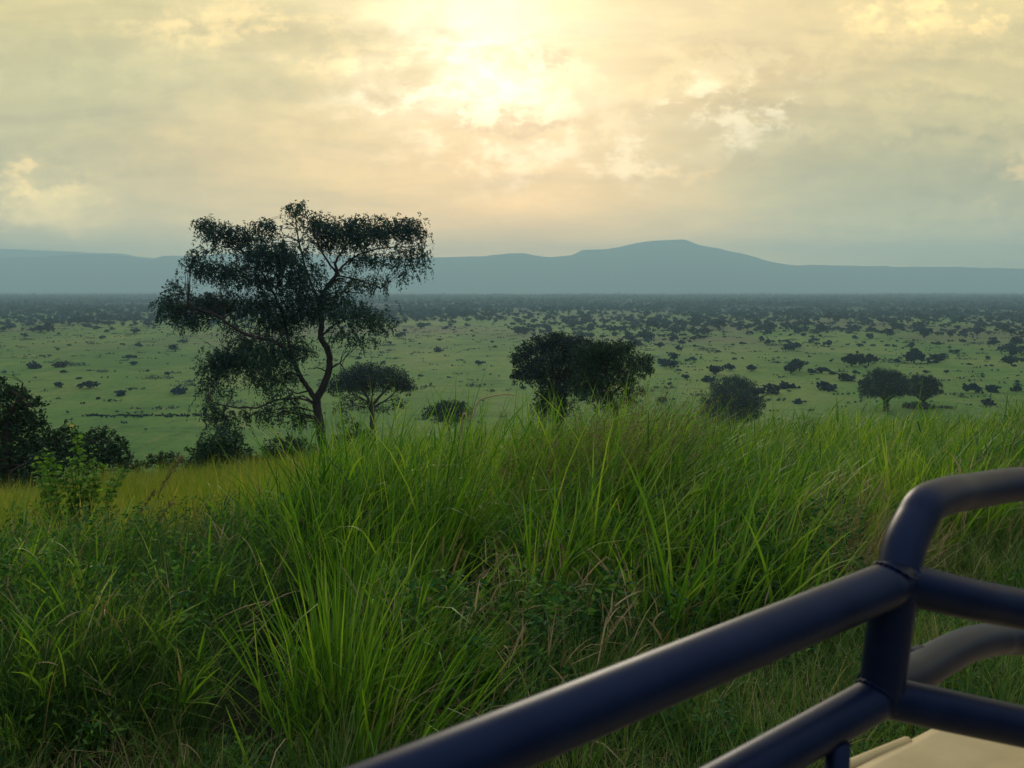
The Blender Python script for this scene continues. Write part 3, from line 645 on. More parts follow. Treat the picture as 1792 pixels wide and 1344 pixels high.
# low scrub and darker tussock streaks on the open plain
cl = []
for i in range(1700):
    uu = rng.uniform(-.7, .7); dd = math.sqrt(rng.uniform(190 ** 2, 720 ** 2)); X_, Y_ = uu * dd, dd
    sx_ = rng.lognormal(.3, .5); cl.append(((X_, Y_, float(zg(X_, Y_)) + .1), (sx_ * 1.5, sx_ * .7, .12 + .10 * sx_), .6))
for i in range(110):
    a = hit(150 + rng.uniform(0, 1) * 215, 729 + rng.uniform(-2.0, 1.5)); cl.append(((a[0], a[1], float(zg(a[0], a[1])) + .08), (.8, .5, .14), .4))
V, Q, T = cloud(cl, 16, .4, rng, .7)
tag(link('low_scrub', npmesh('low_scrub', V, Q, MAT_FAR, T)), 'low dark scrub streaks on the open green plain', 'scrub', kind='stuff')

# ------------------------------------------------------------------ grass
def blades(x, y, length, width, lean, az, curve, rng, seg=5, z=None, face=None, fold=0.0):
    """curved tapering blades rooted at x, y; az = direction of lean"""
    n = len(x); z = zg(x, y) - .02 if z is None else z
    P = np.zeros((seg + 1, n, 3)); P[0] = np.stack([x, y, z], 1); step = length / seg
    ca, sa = np.cos(az), np.sin(az)
    for i in range(1, seg + 1):
        f = (i - .5) / seg; th = lean + curve * f ** 1.6
        if fold is not 0.0: th = th + fold * (f > .7)
        P[i] = P[i - 1] + np.stack([np.sin(th) * ca * step, np.sin(th) * sa * step, np.cos(th) * step], 1)
    fa = az + np.pi / 2 + rng.normal(size=n) * .9 if face is None else face
    wd = np.stack([np.cos(fa), np.sin(fa), np.zeros(n)], 1)
    V = np.zeros((n, seg + 1, 2, 3))
    for i in range(seg + 1):
        f = i / seg; wf = (1 - f ** 2.2) * (.55 + .45 * min(f * 4, 1)) + .03
        V[:, i, 0] = P[i] - wd * (width * wf * .5)[:, None]; V[:, i, 1] = P[i] + wd * (width * wf * .5)[:, None]
    b = (np.arange(n) * (seg + 1) * 2)[:, None] + (np.arange(seg) * 2)[None, :]
    Q = np.stack([b, b + 1, b + 3, b + 2], -1).reshape(-1, 4)
    return V.reshape(-1, 3), Q
def cone_pts(n, d1, d2, u1, u2, rng):
    u = rng.uniform(u1, u2, n); d = np.sqrt(rng.uniform(d1 ** 2, d2 ** 2, n)); return u * d, d
def S_(x, y): return NX[0] * x + NX[1] * y
def vn(x, y, sc_, sd): return np.array([mnoise.noise(Vector((a * sc_, b * sc_, sd))) for a, b in zip(x, y)])
rng = np.random.default_rng(5)
def tussocks(nt_, d1, d2, u1, u2, per, hfun, mask, spread, wid, wind, tb=(0, 1), seg=5, lean=.22, curve=.75, hv=.28):
    cx, cy = cone_pts(nt_, d1, d2, u1, u2, rng); k = mask(cx, cy); cx, cy = cx[k], cy[k]; n = len(cx)
    hh = hfun(cx, cy) * np.exp(np.clip(rng.normal(size=n), -1.5, 1.3) * .16); tt = rng.uniform(*tb, n); wl = wind * rng.uniform(.4, 1.5, n)
    idx = np.repeat(np.arange(n), per); m_ = len(idx)
    a = rng.uniform(0, 2 * np.pi, m_); rr = np.abs(rng.normal(size=m_)) * spread
    x = cx[idx] + np.cos(a) * rr; y = cy[idx] + np.sin(a) * rr
    ln = hh[idx] * np.exp(np.clip(rng.normal(size=m_), -2, 1.25) * hv) * rng.uniform(.72, 1.12, m_)
    l0 = np.abs(rng.normal(size=m_)) * lean + rr * 1.1
    vx = np.cos(a) * l0 + wl[idx]; vy = np.sin(a) * l0 + wl[idx] * .15
    az = np.arctan2(vy, vx); le = np.hypot(vx, vy)
    cu = np.abs(rng.normal(size=m_)) * curve
    V, Q = blades(x, y, ln, wid * rng.uniform(.6, 1.35, m_), le * .7, az, cu, rng, seg)
    T = np.repeat(np.clip(tt[idx] * .45 + rng.uniform(0, .6, m_), 0, 1), seg); return V, Q, T
def culms(nc, d1, d2, u1, u2, ns, hfun, mask, wind, wid, tb=(0, 1), nl=5, leafl=.42, seg=5, spread=.12, lean=.16):
    """clumps of leafy grass stems: each stem carries arching, sometimes broken, leaves"""
    cx, cy = cone_pts(nc, d1, d2, u1, u2, rng); k = mask(cx, cy); cx, cy = cx[k], cy[k]; n = len(cx)
    hh = hfun(cx, cy) * np.exp(np.clip(rng.normal(size=n), -1.8, 1.4) * .2); tt = rng.uniform(*tb, n); wl = wind * rng.uniform(.2, 1.7, n)
    wa = rng.normal(size=n) * .5
    i_ = np.repeat(np.arange(n), ns); m_ = len(i_); a = rng.uniform(0, 2 * np.pi, m_); rr = np.abs(rng.normal(size=m_)) * spread
    x = cx[i_] + np.cos(a) * rr; y = cy[i_] + np.sin(a) * rr; H_ = hh[i_] * rng.uniform(.5, 1.0, m_)
    l0 = np.abs(rng.normal(size=m_)) * lean + rr * .9
    vx = np.cos(a) * l0 + wl[i_] * np.cos(wa[i_]); vy = np.sin(a) * l0 + wl[i_] * np.sin(wa[i_]); az = np.arctan2(vy, vx); le = np.hypot(vx, vy) * .8; cu = np.abs(rng.normal(size=m_)) * .35
    V0, Q0 = blades(x, y, H_, np.full(m_, .0045), le, az, cu, rng, 5); P = V0.reshape(m_, 6, 2, 3).mean(2)
    out_ = [(V0, Q0, np.repeat(np.clip(tt[i_] * .4 + .1, 0, 1), 5))]
    f = np.sort(rng.uniform(.18, .98, (m_, nl)), 1) * 5; lo = np.minimum(f.astype(int), 4); fr_ = (f - lo)[..., None]
    ar = np.arange(m_)[:, None]; B = P[ar, lo] * (1 - fr_) + P[ar, lo + 1] * fr_
    d_ = P[ar, lo + 1] - P[ar, lo]; d_ /= np.linalg.norm(d_, axis=2)[..., None] + 1e-9
    la = rng.uniform(0, 2 * np.pi, (m_, nl)); sp_ = rng.uniform(.25, .8, (m_, nl))
    ux = d_[..., 0] + np.cos(la) * sp_ + .12; uy = d_[..., 1] + np.sin(la) * sp_; uz = np.maximum(d_[..., 2], .15)
    lean2 = np.arctan2(np.hypot(ux, uy), uz).ravel(); az2 = np.arctan2(uy, ux).ravel(); N2 = len(az2)
    ln = leafl * (.55 + .45 * (1 - np.abs(f / 5 - .55))).ravel() * np.exp(np.clip(rng.normal(size=N2), -2, 1.5) * .3) * np.repeat(.5 + .5 * H_ / max(H_.max(), .1), nl)
    cu2 = np.abs(rng.normal(size=N2)) * .8; fold = np.where(rng.uniform(size=N2) < .16, rng.uniform(.9, 2.0, N2), 0.0)
    B = B.reshape(-1, 3)
    V1, Q1 = blades(B[:, 0], B[:, 1], ln, wid * rng.uniform(.6, 1.4, N2), lean2, az2, cu2, rng, seg, z=B[:, 2], fold=fold)
    t1 = np.clip(np.repeat(tt[i_] * .45, nl) + rng.uniform(0, .55, N2), 0, 1); out_.append((V1, Q1, np.repeat(t1, seg)))
    return merge(out_)
def merge(L_):
    V = []; Q = []; T = []; n = 0
    for v, q, t_ in L_: V.append(v); Q.append(q + n); T.append(t_); n += len(v)
    return np.concatenate(V), np.concatenate(Q), np.concatenate(T)
def U_(x, y): return x / np.maximum(y, .1)
edge = lambda x, y: 4.7 + .5 * np.sin(x * 1.7 + 2) + .4 * np.sin(y * 2.3 + x)
def h_tall(x, y):
    u = U_(x, y); h = .60 + .42 * sst(u, -.36, -.16) - .27 * sst(u, .04, .34)
    return h * (.85 + .3 * sst(S_(x, y), 4.6, 7)) * (1 + .18 * np.sin(x * 1.9 + y) * np.sin(y * 1.3))
def hollow(x, y):
    """dark gaps between the clumps where no grass stands"""
    return (((x + 1.50) / .46) ** 2 + ((y - 5.75) / 1.25) ** 2 < 1) | (((x + 3.1) / .55) ** 2 + ((y - 6.5) / .45) ** 2 < 1) | \
           (((x - 1.0) / .75) ** 2 + ((y - 6.75) / .40) ** 2 < 1) | (((x + .5) / .60) ** 2 + ((y - 6.7) / .55) ** 2 < 1)
def m_tall(x, y):
    s = S_(x, y); u = U_(x, y); k = (s > edge(x, y)) & (s < 15)
    left = (u < -.2) & (np.hypot(x, y) > 10.2 + 1.6 * vn(x, y, .9, 7.7)); k &= ~left
    nz = vn(x, y, 1.5, 3.3); k &= (s > 7.4) | (nz > -.06)
    return k & ~hollow(x, y)
A0 = tussocks(520, 4.8, 11, -.78, .78, 34, h_tall, m_tall, .13, .0155, .22, seg=6, lean=.3)
A1 = culms(1500, 4.8, 11.5, -.78, .78, 9, h_tall, m_tall, .26, .0165, nl=6, leafl=.46)
A2 = culms(1700, 10, 24, -.3, .8, 8, lambda x, y: h_tall(x, y) * .95, m_tall, .34, .019, (.2, 1), nl=5, leafl=.5, seg=4, spread=.2)
A3 = tussocks(500, 8, 16, -.2, .8, 22, lambda x, y: h_tall(x, y) * .95, m_tall, .2, .016, .34, (.2, 1), seg=5)
A5 = tussocks(330, 5.6, 10.5, -.26, .62, 30, lambda x, y: 1.20 - .34 * sst(U_(x, y), .05, .34), m_tall, .15, .022, .20, (.3, 1), seg=6, lean=.26, curve=.7)
A4 = culms(1000, 4.6, 7.2, -.78, .78, 6, lambda x, y: .5 + 0 * x, lambda x, y: (S_(x, y) > 4.3) & (S_(x, y) < 6.2) & m_tall(x, y + .4), .15, .013, (0, .7), nl=6, leafl=.34, lean=.4)
V, Q, T = merge([A0, A1, A2, A3, A4, A5])
tag(link('tall_grass', npmesh('tall_grass', V, Q, MAT_TALL, T)), 'tall green wind-bent grass filling the foreground bank', 'grass', kind='stuff')
# yellow-green meadow behind on the left, running down the slope
def m_mead(x, y):
    s = S_(x, y); d = np.hypot(x, y); return (s > 7.6) & (d < 34) & ((U_(x, y) < -.12) | (d > 17))
B1 = tussocks(3400, 9, 20, -.85, .1, 28, lambda x, y: .66 + 0 * x, m_mead, .24, .016, .16, (.1, 1), seg=3, lean=.22, curve=.6, hv=.3)
B2 = tussocks(3000, 19, 36, -.8, .8, 20, lambda x, y: .62 + 0 * x, m_mead, .34, .016, .16, (.1, 1), seg=2, lean=.22, curve=.6, hv=.3)
V, Q, T = merge([B1, B2])
tag(link('meadow_grass', npmesh('meadow_grass', V, Q, MAT_MEADOW, T)), 'yellow-green meadow grass behind the tall grass on the left', 'grass', kind='stuff')
# short verge
def m_verge(x, y):
    s = S_(x, y); return (s > 2.2) & (s < edge(x, y) + .9) & ~(hollow(x, y) & (s > 4.4))
V, Q, T = tussocks(5200, 3.2, 12, -.8, .85, 30, lambda x, y: .26 + .10 * np.sin(x * 3 + y), m_verge, .13, .0065, .05, (0, 1), seg=3, lean=.5, curve=1.1)
V2, Q2, T2 = tussocks(900, 3.2, 12, -.8, .85, 30, lambda x, y: .5 + 0 * x, m_verge, .10, .006, .2, (0, .6), seg=4, lean=.4, curve=.9)
V, Q, T = merge([(V, Q, T), (V2, Q2, T2)])
tag(link('verge_grass', npmesh('verge_grass', V, Q, MAT_VERGE, T)), 'short tangled green and brown grass along the road verge', 'grass', kind='stuff')
# fine feathery green grass sweeping right (lower left), shade put into its colour
def m_fine(x, y):
    return (U_(x, y) < -.17) & (S_(x, y) > 4.4) & (np.hypot(x, y) < 9.5) & ~hollow(x, y)
V, Q, T = tussocks(620, 4.6, 9.5, -.8, -.15, 90, lambda x, y: .68 + 0 * x, m_fine, .09, .0045, .38, (0, .55), seg=6, lean=.3, curve=1.0)
tag(link('feather_grass', npmesh('feather_grass', V, Q, MAT_FEATHER, T)), 'fine feathery grass toned dark as shade, bending right in the lower left', 'grass', kind='stuff')
# dry blades and broken stalks among the green
def m_dry(x, y): return (S_(x, y) > 4.0) & (S_(x, y) < 14) & ~hollow(x, y)
D1 = tussocks(1100, 4.6, 10, -.75, .75, 5, lambda x, y: .7 + 0 * x, m_dry, .3, .008, .2, (0, 1), seg=6, lean=.5, curve=1.6)
D2 = tussocks(320, 8, 16, -.1, .7, 8, lambda x, y: .8 + 0 * x, m_dry, .25, .008, .35, (0, 1), seg=4, lean=.3, curve=.6)
D5 = culms(420, 4.8, 10, -.75, .75, 3, lambda x, y: .8 + 0 * x, m_dry, .2, .013, (0, 1), nl=4, leafl=.3, spread=.2)
D6 = culms(260, 6.5, 9, -.1, .4, 4, lambda x, y: .6 + 0 * x, lambda x, y: S_(x, y) > 4.6, .2, .012, (.3, 1), nl=5, leafl=.3, spread=.2, lean=.5)
D3 = tussocks(1100, 3.6, 8, -.75, .75, 10, lambda x, y: .22 + 0 * x, m_verge, .2, .006, .0, (0, 1), seg=4, lean=.9, curve=1.5)
def m_patch(x, y): return ((x - 2.75) / .75) ** 2 + ((y - 8.0) / .6) ** 2 < 1
D4 = tussocks(500, 7, 9, .1, .6, 16, lambda x, y: .62 + 0 * x, m_patch, .22, .007, .1, (0, 1), seg=5, lean=.7, curve=1.4)
V, Q, T = merge([D1, D2, D3, D4, D5, D6])
tag(link('dry_grass', npmesh('dry_grass', V, Q, MAT_DRY, T)), 'dry straw-coloured blades and stalks tangled in the green grass', 'grass', kind='stuff')
# brown flowering grass heads over the skyline in front of the wide tree
def plume_patch(n, xc, yc, sx_, sy_, hm, lean_):
    x = xc + rng.normal(size=n) * sx_; y = yc + rng.normal(size=n) * sy_; Ls = []
    ln = hm * rng.uniform(.8, 1.15, n); az = rng.normal(size=n) * .35; le = np.abs(lean_ + rng.normal(size=n) * .12); cu = rng.uniform(.1, .5, n)
    V, Q = blades(x, y, ln, np.full(n, .004), le, az, cu, rng, 6); Ls.append((V, Q, np.repeat(rng.uniform(0, 1, n), 6)))
    tip = V.reshape(n, 7, 2, 3)[:, 6, 0]; dirv = V.reshape(n, 7, 2, 3)[:, 6, 0] - V.reshape(n, 7, 2, 3)[:, 4, 0]
    k = 34; f = rng.uniform(-.9, .5, (n, k, 1)); C_ = tip[:, None] + dirv[:, None] * f + rng.normal(size=(n, k, 3)) * .02
    v, q = leafquads(C_.reshape(-1, 3), .03, rng, .3, dirs=np.repeat(dirv / np.linalg.norm(dirv, axis=1)[:, None], k, 0))
    Ls.append((v, q, rng.uniform(0, 1, len(q)))); return merge(Ls)
V, Q, T = merge([plume_patch(260, .55, 9.2, .42, .6, 1.62, .52), plume_patch(140, .2, 9.5, .5, .7, 1.2, .3), plume_patch(90, -.7, 8.5, .5, .6, 1.15, .3)])
tag(link('flowering_grass', npmesh('flowering_grass', V, Q, MAT_PLUME, T)), 'brown feathery grass heads rising in front of the wide dark tree', 'grass', kind='stuff')
# broad-leaved weeds inside the grass
def weed_stuff(n, d1, d2, u1, u2, mask, hm, lf):
    cx, cy = cone_pts(n, d1, d2, u1, u2, rng); k = mask(cx, cy) & ~hollow(cx, cy); cx, cy = cx[k], cy[k]; n = len(cx); z = zg(cx, cy)
    m_ = 70; hgt = hm * rng.uniform(.35, 1.35, n)
    f = rng.uniform(.15, 1, (n, m_)); a = rng.uniform(0, 2 * np.pi, (n, m_)); r = (.05 + .16 * (1 - f * .6)) * rng.uniform(.3, 1, (n, m_))
    P = np.stack([cx[:, None] + np.cos(a) * r, cy[:, None] + np.sin(a) * r, z[:, None] + f * hgt[:, None]], -1).reshape(-1, 3)
    dv = np.stack([np.cos(a), np.sin(a), -.2 + 0 * a], -1).reshape(-1, 3)
    v, q = leafquads(P, lf, rng, .38, dirs=dv); return v, q, rng.uniform(0, 1, len(q))
W1 = weed_stuff(480, 5, 8.5, -.15, .4, lambda x, y: (S_(x, y) > 4.2) & (S_(x, y) < 6.4), .55, .07)
W2 = weed_stuff(260, 4.3, 7, -.75, .6, m_verge, .25, .05)
W3 = weed_stuff(620, 5.2, 11, -.75, -.25, lambda x, y: S_(x, y) > 5, .7, .055)
V, Q, T = merge([W1, W2, W3])
tag(link('weeds', npmesh('weeds', V, Q, MAT_WEED, T)), 'dark broad-leaved weeds growing through the grass', 'weeds', kind='stuff')

# the big bright tussocks close to the road ---------------------------------------
MAT_HERO = veg_mat('broad_grass_blades', [(0, (.040, .120, .010)), (.5, (.110, .240, .012)), (1, (.260, .380, .035))], .5, .5, .35)
def big_tussock(px, py, n, hm, spread, label, lean=.16, wind=.06, wid=.017, seed=0):
    global rng
    rng = np.random.default_rng(900 + seed); b = hit(px, py); b[2] = float(zg(b[0], b[1]))
    a = rng.uniform(0, 2 * np.pi, n); rr = np.abs(rng.normal(size=n)) * spread; x = b[0] + np.cos(a) * rr; y = b[1] + np.sin(a) * rr * .7
    l0 = np.abs(rng.normal(size=n)) * lean + rr * .5; vx = np.cos(a) * l0 + wind; vy = np.sin(a) * l0
    ln = hm * rng.uniform(.45, 1.1, n)
    V, Q = blades(x, y, ln, wid * rng.uniform(.55, 1.2, n), np.hypot(vx, vy), np.arctan2(vy, vx), np.abs(rng.normal(size=n)) * .45, rng, 7, face=rng.normal(size=n) * .7, fold=np.where(rng.uniform(size=n) < .14, rng.uniform(.7, 1.9, n), 0.0))
    root = empty('grass_tussock', b); tag(root, label, 'grass tussock', 'large grass tussocks by the road')
    link('blades', npmesh('blades', V, Q, MAT_HERO, np.repeat(rng.beta(1.1, 1.5, n), 7), False, b), root)
    n2 = n // 5
    if n2 < 24: return
    x = b[0] + rng.normal(size=n2) * spread; y = b[1] + rng.normal(size=n2) * spread * .6
    V, Q = blades(x, y, hm * rng.uniform(.3, .75, n2), np.full(n2, .009), np.abs(rng.normal(size=n2)) * .5, rng.uniform(-1, 1, n2), np.abs(rng.normal(size=n2)), rng, 6)
    link('dry_blades', npmesh('dry_blades', V, Q, MAT_DRY, np.repeat(rng.uniform(0, 1, n2), 6), False, b), root)
big_tussock(660, 1330, 250, .85, .27, 'bright green tussock of upright blades directly above the lower left end of the railing', .28, .20, seed=1)
big_tussock(585, 1290, 210, 1.15, .17, 'tall narrow tussock of long straight blades beside the dark hollow', .20, -.02, seed=2)
big_tussock(760, 1250, 260, .75, .24, 'tussock mixed with straw, right of the brightest tussock', .28, .28, seed=3)
big_tussock(620, 1120, 200, 1.12, .28, 'very tall tussock of arching blades behind the brightest tussock', .2, .05, seed=4)
big_tussock(690, 1080, 130, 1.15, .26, 'tall blades rising over the skyline right of the acacia trunk', .12, .12, seed=5)
big_tussock(1130, 1080, 80, .95, .30, 'sparse tussock of single long blades above the middle of the railing', .2, .12, seed=6)
big_tussock(930, 1010, 110, 1.42, .35, 'tall tussock of blades bent right in front of the wide dark tree', .12, .42, seed=7)
big_tussock(1230, 1010, 100, .95, .4, 'tussock of leaning blades in front of the dome-shaped bush', .12, .45, seed=8)
big_tussock(1500, 1000, 100, .95, .4, 'tussock of leaning blades left of the railing corner', .12, .40, seed=9)

# ------------------------------------------------------------------ pale leafy shrub with a yellow flower
def leafy_shrub():
    rng = np.random.default_rng(44); b = unp(128, 930, 10.6); b[2] = float(zg(b[0], b[1]))
    k = 5.17; root = empty('leafy_shrub', b); tag(root, 'pale green round-leaved shrub topped by one yellow flower, left of the acacia', 'shrub')
    mb = MB(); P = []; Dv = []
    tops = [(652,540,5),(700,640,6),(450,790,7),(380,760,6),(640,830,8),(810,770,6),(890,850,7),(510,870,7),(1130,920,6),(1080,1000,6),(760,900,8),(560,980,8),(880,980,7),(400,960,6),(640,1080,8),(760,1000,8),(480,1090,7),(860,1130,7),(1000,1050,6),(330,880,5)]
    for i, (x, y, n) in enumerate(tops):
        tp = unp(x / k, y / k + 640, 10.6 + rng.uniform(-.35, .35)); st = b + np.array([(tp[0] - b[0]) * .3 + rng.normal() * .04, rng.normal() * .08, -.05])
        S = spline([st, (st + tp) / 2 + rng.normal(size=3) * .04 - np.array([0, 0, .02]), tp], 8); mb.tube(S, np.linspace(.010, .003, len(S)), 5)
        for f in np.linspace(.25, 1, 26):
            c = S[int(f * (len(S) - 1))]
            for q in range(4):
                a = rng.uniform(0, 6.28); r = .03 + .05 * rng.uniform()
                P.append(c + np.array([math.cos(a) * r, math.sin(a) * r, rng.uniform(-.03, .02)])); Dv.append((math.cos(a), math.sin(a), -.25))
    V, Q = leafquads(np.array(P), .072, rng, .8, dirs=np.array(Dv), flat=.6)
    link('stems', mb.mesh('stems', MAT_SHRUB, True, b), root)
    link('leaves', npmesh('leaves', V, Q, MAT_SHRUB, rng.uniform(0, 1, len(Q)), False, b), root)
    fc = unp(127, 743, 10.55); fb = MB()
    for i in range(5):
        a = i * 1.257; d_ = np.array([math.cos(a), -.35, math.sin(a)]); d_ /= np.linalg.norm(d_); s_ = np.cross(d_, [0, 1, 0]); s_ /= np.linalg.norm(s_)
        fb.add([fc, fc + d_ * .022 + s_ * .014, fc + d_ * .040 + np.array([0, -.008, 0]), fc + d_ * .022 - s_ * .014], [(0, 1, 2, 3)])
    link('flower', fb.mesh('flower', MAT_FLOWER, False, b), root)
leafy_shrub()

# brown seed heads at the left, and the bent dry stalk on the skyline
def seed_stalk(pts, depth, label, head=True, r=.006, mat=MAT_PLUME, name='seed_stalk'):
    rng = np.random.default_rng(int(pts[0][0])); P = [unp(a, b_, depth) for a, b_ in pts]
    g0 = P[0].copy(); g0[2] = float(zg(g0[0], g0[1])); P = [g0] + P; root = empty(name, g0); tag(root, label, 'grass stalk')
    mb = MB(); S = spline(P, 8); mb.tube(S, np.linspace(r, r * .5, len(S)), 6); link('stalk', mb.mesh('stalk', mat, True, g0), root)
    if head:
        C_ = []; k = len(S); Dv = []
        for i in range(int(k * .74), k):
            d_ = S[min(i + 1, k - 1)] - S[i - 1]; d_ /= np.linalg.norm(d_) + 1e-9
            for q in range(16): C_.append(S[i] + rng.normal(size=3) * .016); Dv.append(d_)
        V, Q = leafquads(np.array(C_), .05, rng, .22, dirs=np.array(Dv)); link('seed_head', npmesh('seed_head', V, Q, mat, rng.uniform(0, 1, len(Q)), False, g0), root)
    return root
seed_stalk([(235, 960), (262, 905), (285, 850), (318, 800)], 9.5, 'brown seed stalk rising furthest above the yellow meadow on the left')
seed_stalk([(215, 980), (255, 940), (300, 880)], 9.0, 'short brown seed head bending right below the longest seed stalk')
seed_stalk([(200, 985), (225, 930), (270, 860)], 9.2, 'thin brown stalk between the leafy shrub and the seed heads')
MAT_STRAW = simple_mat('dry_stem', (.30, .20, .09), (.46, .34, .17), 30, .8, .2)
seed_stalk([(808, 744), (822, 735), (830, 722), (833, 710), (842, 699), (862, 693), (885, 690), (902, 692)], 9.0,
           'bent pale dry stem curling over the grass skyline left of the wide tree', False, .011, MAT_STRAW, 'dry_stem')
seed_stalk([(340, 1120), (370, 1090), (420, 1065), (465, 1052)], 6.0, 'straw-coloured dry stem slanting right across the dark grass in the lower left', False, .008, MAT_STRAW, 'dry_stem')
seed_stalk([(20, 829), (45, 812), (72, 792)], 26.5, 'bare fallen branch poking out of the bush at the left edge', False, .05, MAT_BARK, 'fallen_branch')

# ------------------------------------------------------------------ safari vehicle with tube railing
m, t, out = base_mat('navy_tube_paint')
tcn = t.nodes.new('ShaderNodeTexCoord'); nz = t.nodes.new('ShaderNodeTexNoise'); nz.inputs['Scale'].default_value = 22; nz.inputs['Detail'].default_value = 8
t.links.new(tcn.outputs['Object'], nz.inputs['Vector'])
nz2 = t.nodes.new('ShaderNodeTexNoise'); nz2.inputs['Scale'].default_value = 420; nz2.inputs['Detail'].default_value = 4; t.links.new(tcn.outputs['Object'], nz2.inputs['Vector'])
c = ramp(t, nz.outputs['Fac'], [(.35, (.003, .006, .020)), (.8, (.006, .011, .030))])
p = t.nodes.new('ShaderNodeBsdfPrincipled'); t.links.new(c, p.inputs['Base Color'])
mr = t.nodes.new('ShaderNodeMapRange'); t.links.new(nz.outputs['Fac'], mr.inputs[0]); mr.inputs[3].default_value = .34; mr.inputs[4].default_value = .48
t.links.new(mr.outputs[0], p.inputs['Roughness']); p.inputs['Specular IOR Level'].default_value = .26; p.inputs['IOR'].default_value = 1.4; p.inputs['Specular Tint'].default_value = (.38, .55, 1, 1)
bb = t.nodes.new('ShaderNodeBump'); bb.inputs['Strength'].default_value = .25; bb.inputs['Distance'].default_value = .0006; t.links.new(nz2.outputs['Fac'], bb.inputs['Height']); t.links.new(bb.outputs[0], p.inputs['Normal'])
t.links.new(p.outputs[0], out.inputs[0]); MAT_TUBE = m
MAT_KHAKI = simple_mat('khaki_paint', (.34, .26, .115), (.54, .41, .20), 3.2, .55, .35, .08, detail=12)
MAT_GLASS = simple_mat('dark_window_glass', (.02, .025, .03), (.03, .035, .04), 2, .08, .6)
MAT_RUBBER = simple_mat('black_rubber', (.015, .015, .015), (.03, .03, .03), 20, .8, .2)
MAT_STEEL = simple_mat('grey_steel', (.18, .18, .18), (.3, .3, .3), 20, .45, .5)
MAT_CHIP = simple_mat('bare_scratch', (.10, .05, .04), (.16, .10, .08), 60, .6)
ROOFZ = CAMZ - .70
def A_at(a, b, z): xy = AX * a + NX * b; return np.array([xy[0], xy[1], z])
def vehicle():
    org = A_at(-.6, 0, 0); root = empty('safari_vehicle', org)
    tag(root, 'khaki safari vehicle with dark navy tube railing around its roof, close at lower right', 'vehicle')
    E1 = np.array([*AX, 0]); E2 = np.array([*NX, 0]); Uz = np.array([0, 0, 1.])
    def part(name, mb, mat, sm=False, par=root):
        return link(name, mb.mesh(name, mat, sm, org if par is root else None), par)
    q = ray(1668, 1256); q = q * (.70 / -q[2]); fr = q[0] * AX[0] + q[1] * AX[1]; lf = q[0] * NX[0] + q[1] * NX[1]
    W = lf + .72
    # roof: cambered sheet with pressed longitudinal beads, hatch opening where the camera stands
    bs = np.linspace(-.72, lf, 91); rows = [-3.2, -2.6, -1.6, -.75, -.2, fr - .25, fr - .06, fr]
    V = []; Fq = []
    def rz(b, a):
        f = (b + .72) / W; cam_ = .03 * (1 - (2 * f - 1) ** 2)
        bead = sum(.016 * math.exp(-((b - bc) / .022) ** 4) for bc in np.linspace(-.58, lf - .16, 6))
        return ROOFZ + cam_ + bead * (1 if a < fr - .1 else 0) - (.004 if a >= fr else 0)
    for a in rows:
        for b in bs: V.append(A_at(a, b, rz(b, a)))
    nb_ = len(bs)
    for i in range(len(rows) - 1):
        for j in range(nb_ - 1):
            if rows[i] >= -.76 and rows[i + 1] <= -.19 and -.45 < bs[j] < .3: continue
            k = i * nb_ + j; Fq.append((k, k + nb_, k + nb_ + 1, k + 1))
    mb = MB(); mb.add(V, Fq); o = part('roof', mb, MAT_KHAKI, True)
    md = o.modifiers.new('thick', 'SOLIDIFY'); md.thickness = .004; md.offset = -1
    # rain gutter standing off the roof edge, ending before the front corner
    mb = MB(); q2 = ray(1583, 1296); q2 = q2 * (.705 / -q2[2]); ge = q2[0] * AX[0] + q2[1] * AX[1]; gb = q2[0] * NX[0] + q2[1] * NX[1]
    for side, b0 in ((1, gb), (-1, -.72 - (gb - lf))):
        mb.tube([A_at(a, b0 - side * (.012 if a > ge - .05 else 0) + side * .006, ROOFZ - .006) for a in np.linspace(-3.2, ge, 30)], .010, 8)
        mb.box(A_at(-3.2, b0 - side * .03 if side > 0 else b0, ROOFZ - .045), E1 * (ge + 3.15), E2 * .03, Uz * .008)
    part('rain_gutter', mb, MAT_KHAKI, True)
    # body sides and bonnet
    mb = MB()
    for b0 in (lf + .012, -.76): 
        mb.box(A_at(-3.2, b0, .62), E1 * (fr + 3.2), E2 * .03, Uz * .55)
        for a0 in (-3.2, -2.2, -1.15, -.1, fr - .06): mb.box(A_at(a0, b0, 1.17), E1 * .07, E2 * .03, Uz * (ROOFZ - .06 - 1.17))
    mb.box(A_at(-3.23, -.73, .62), E1 * .03, E2 * (W + .01), Uz * .95)
    part('body', mb, MAT_KHAKI)
    mb = MB(); mb.box(A_at(fr + .12, -.70, .62), E1 * 1.35, E2 * (W - .04), Uz * .5); mb.box(A_at(fr + .12, -.66, 1.121), E1 * 1.33, E2 * (W - .12), Uz * .03)
    o = part('bonnet', mb, MAT_KHAKI); bv = o.modifiers.new('bevel', 'BEVEL'); bv.width = .03; bv.segments = 3
    mb = MB(); mb.box(A_at(fr + .02, -.66, 1.19), E1 * .006, E2 * (W - .12), Uz * (ROOFZ - .1 - 1.19)); part('windscreen', mb, MAT_GLASS)
    for b0 in (lf + .024, -.748):
        for a0, a1 in ((-3.12, -2.21), (-2.12, -1.16), (-1.07, -.11), (-.02, fr - .07)):
            mb = MB(); mb.box(A_at(a0, b0, 1.18), E1 * (a1 - a0), E2 * .005, Uz * (ROOFZ - .08 - 1.18)); part('window', mb, MAT_GLASS)
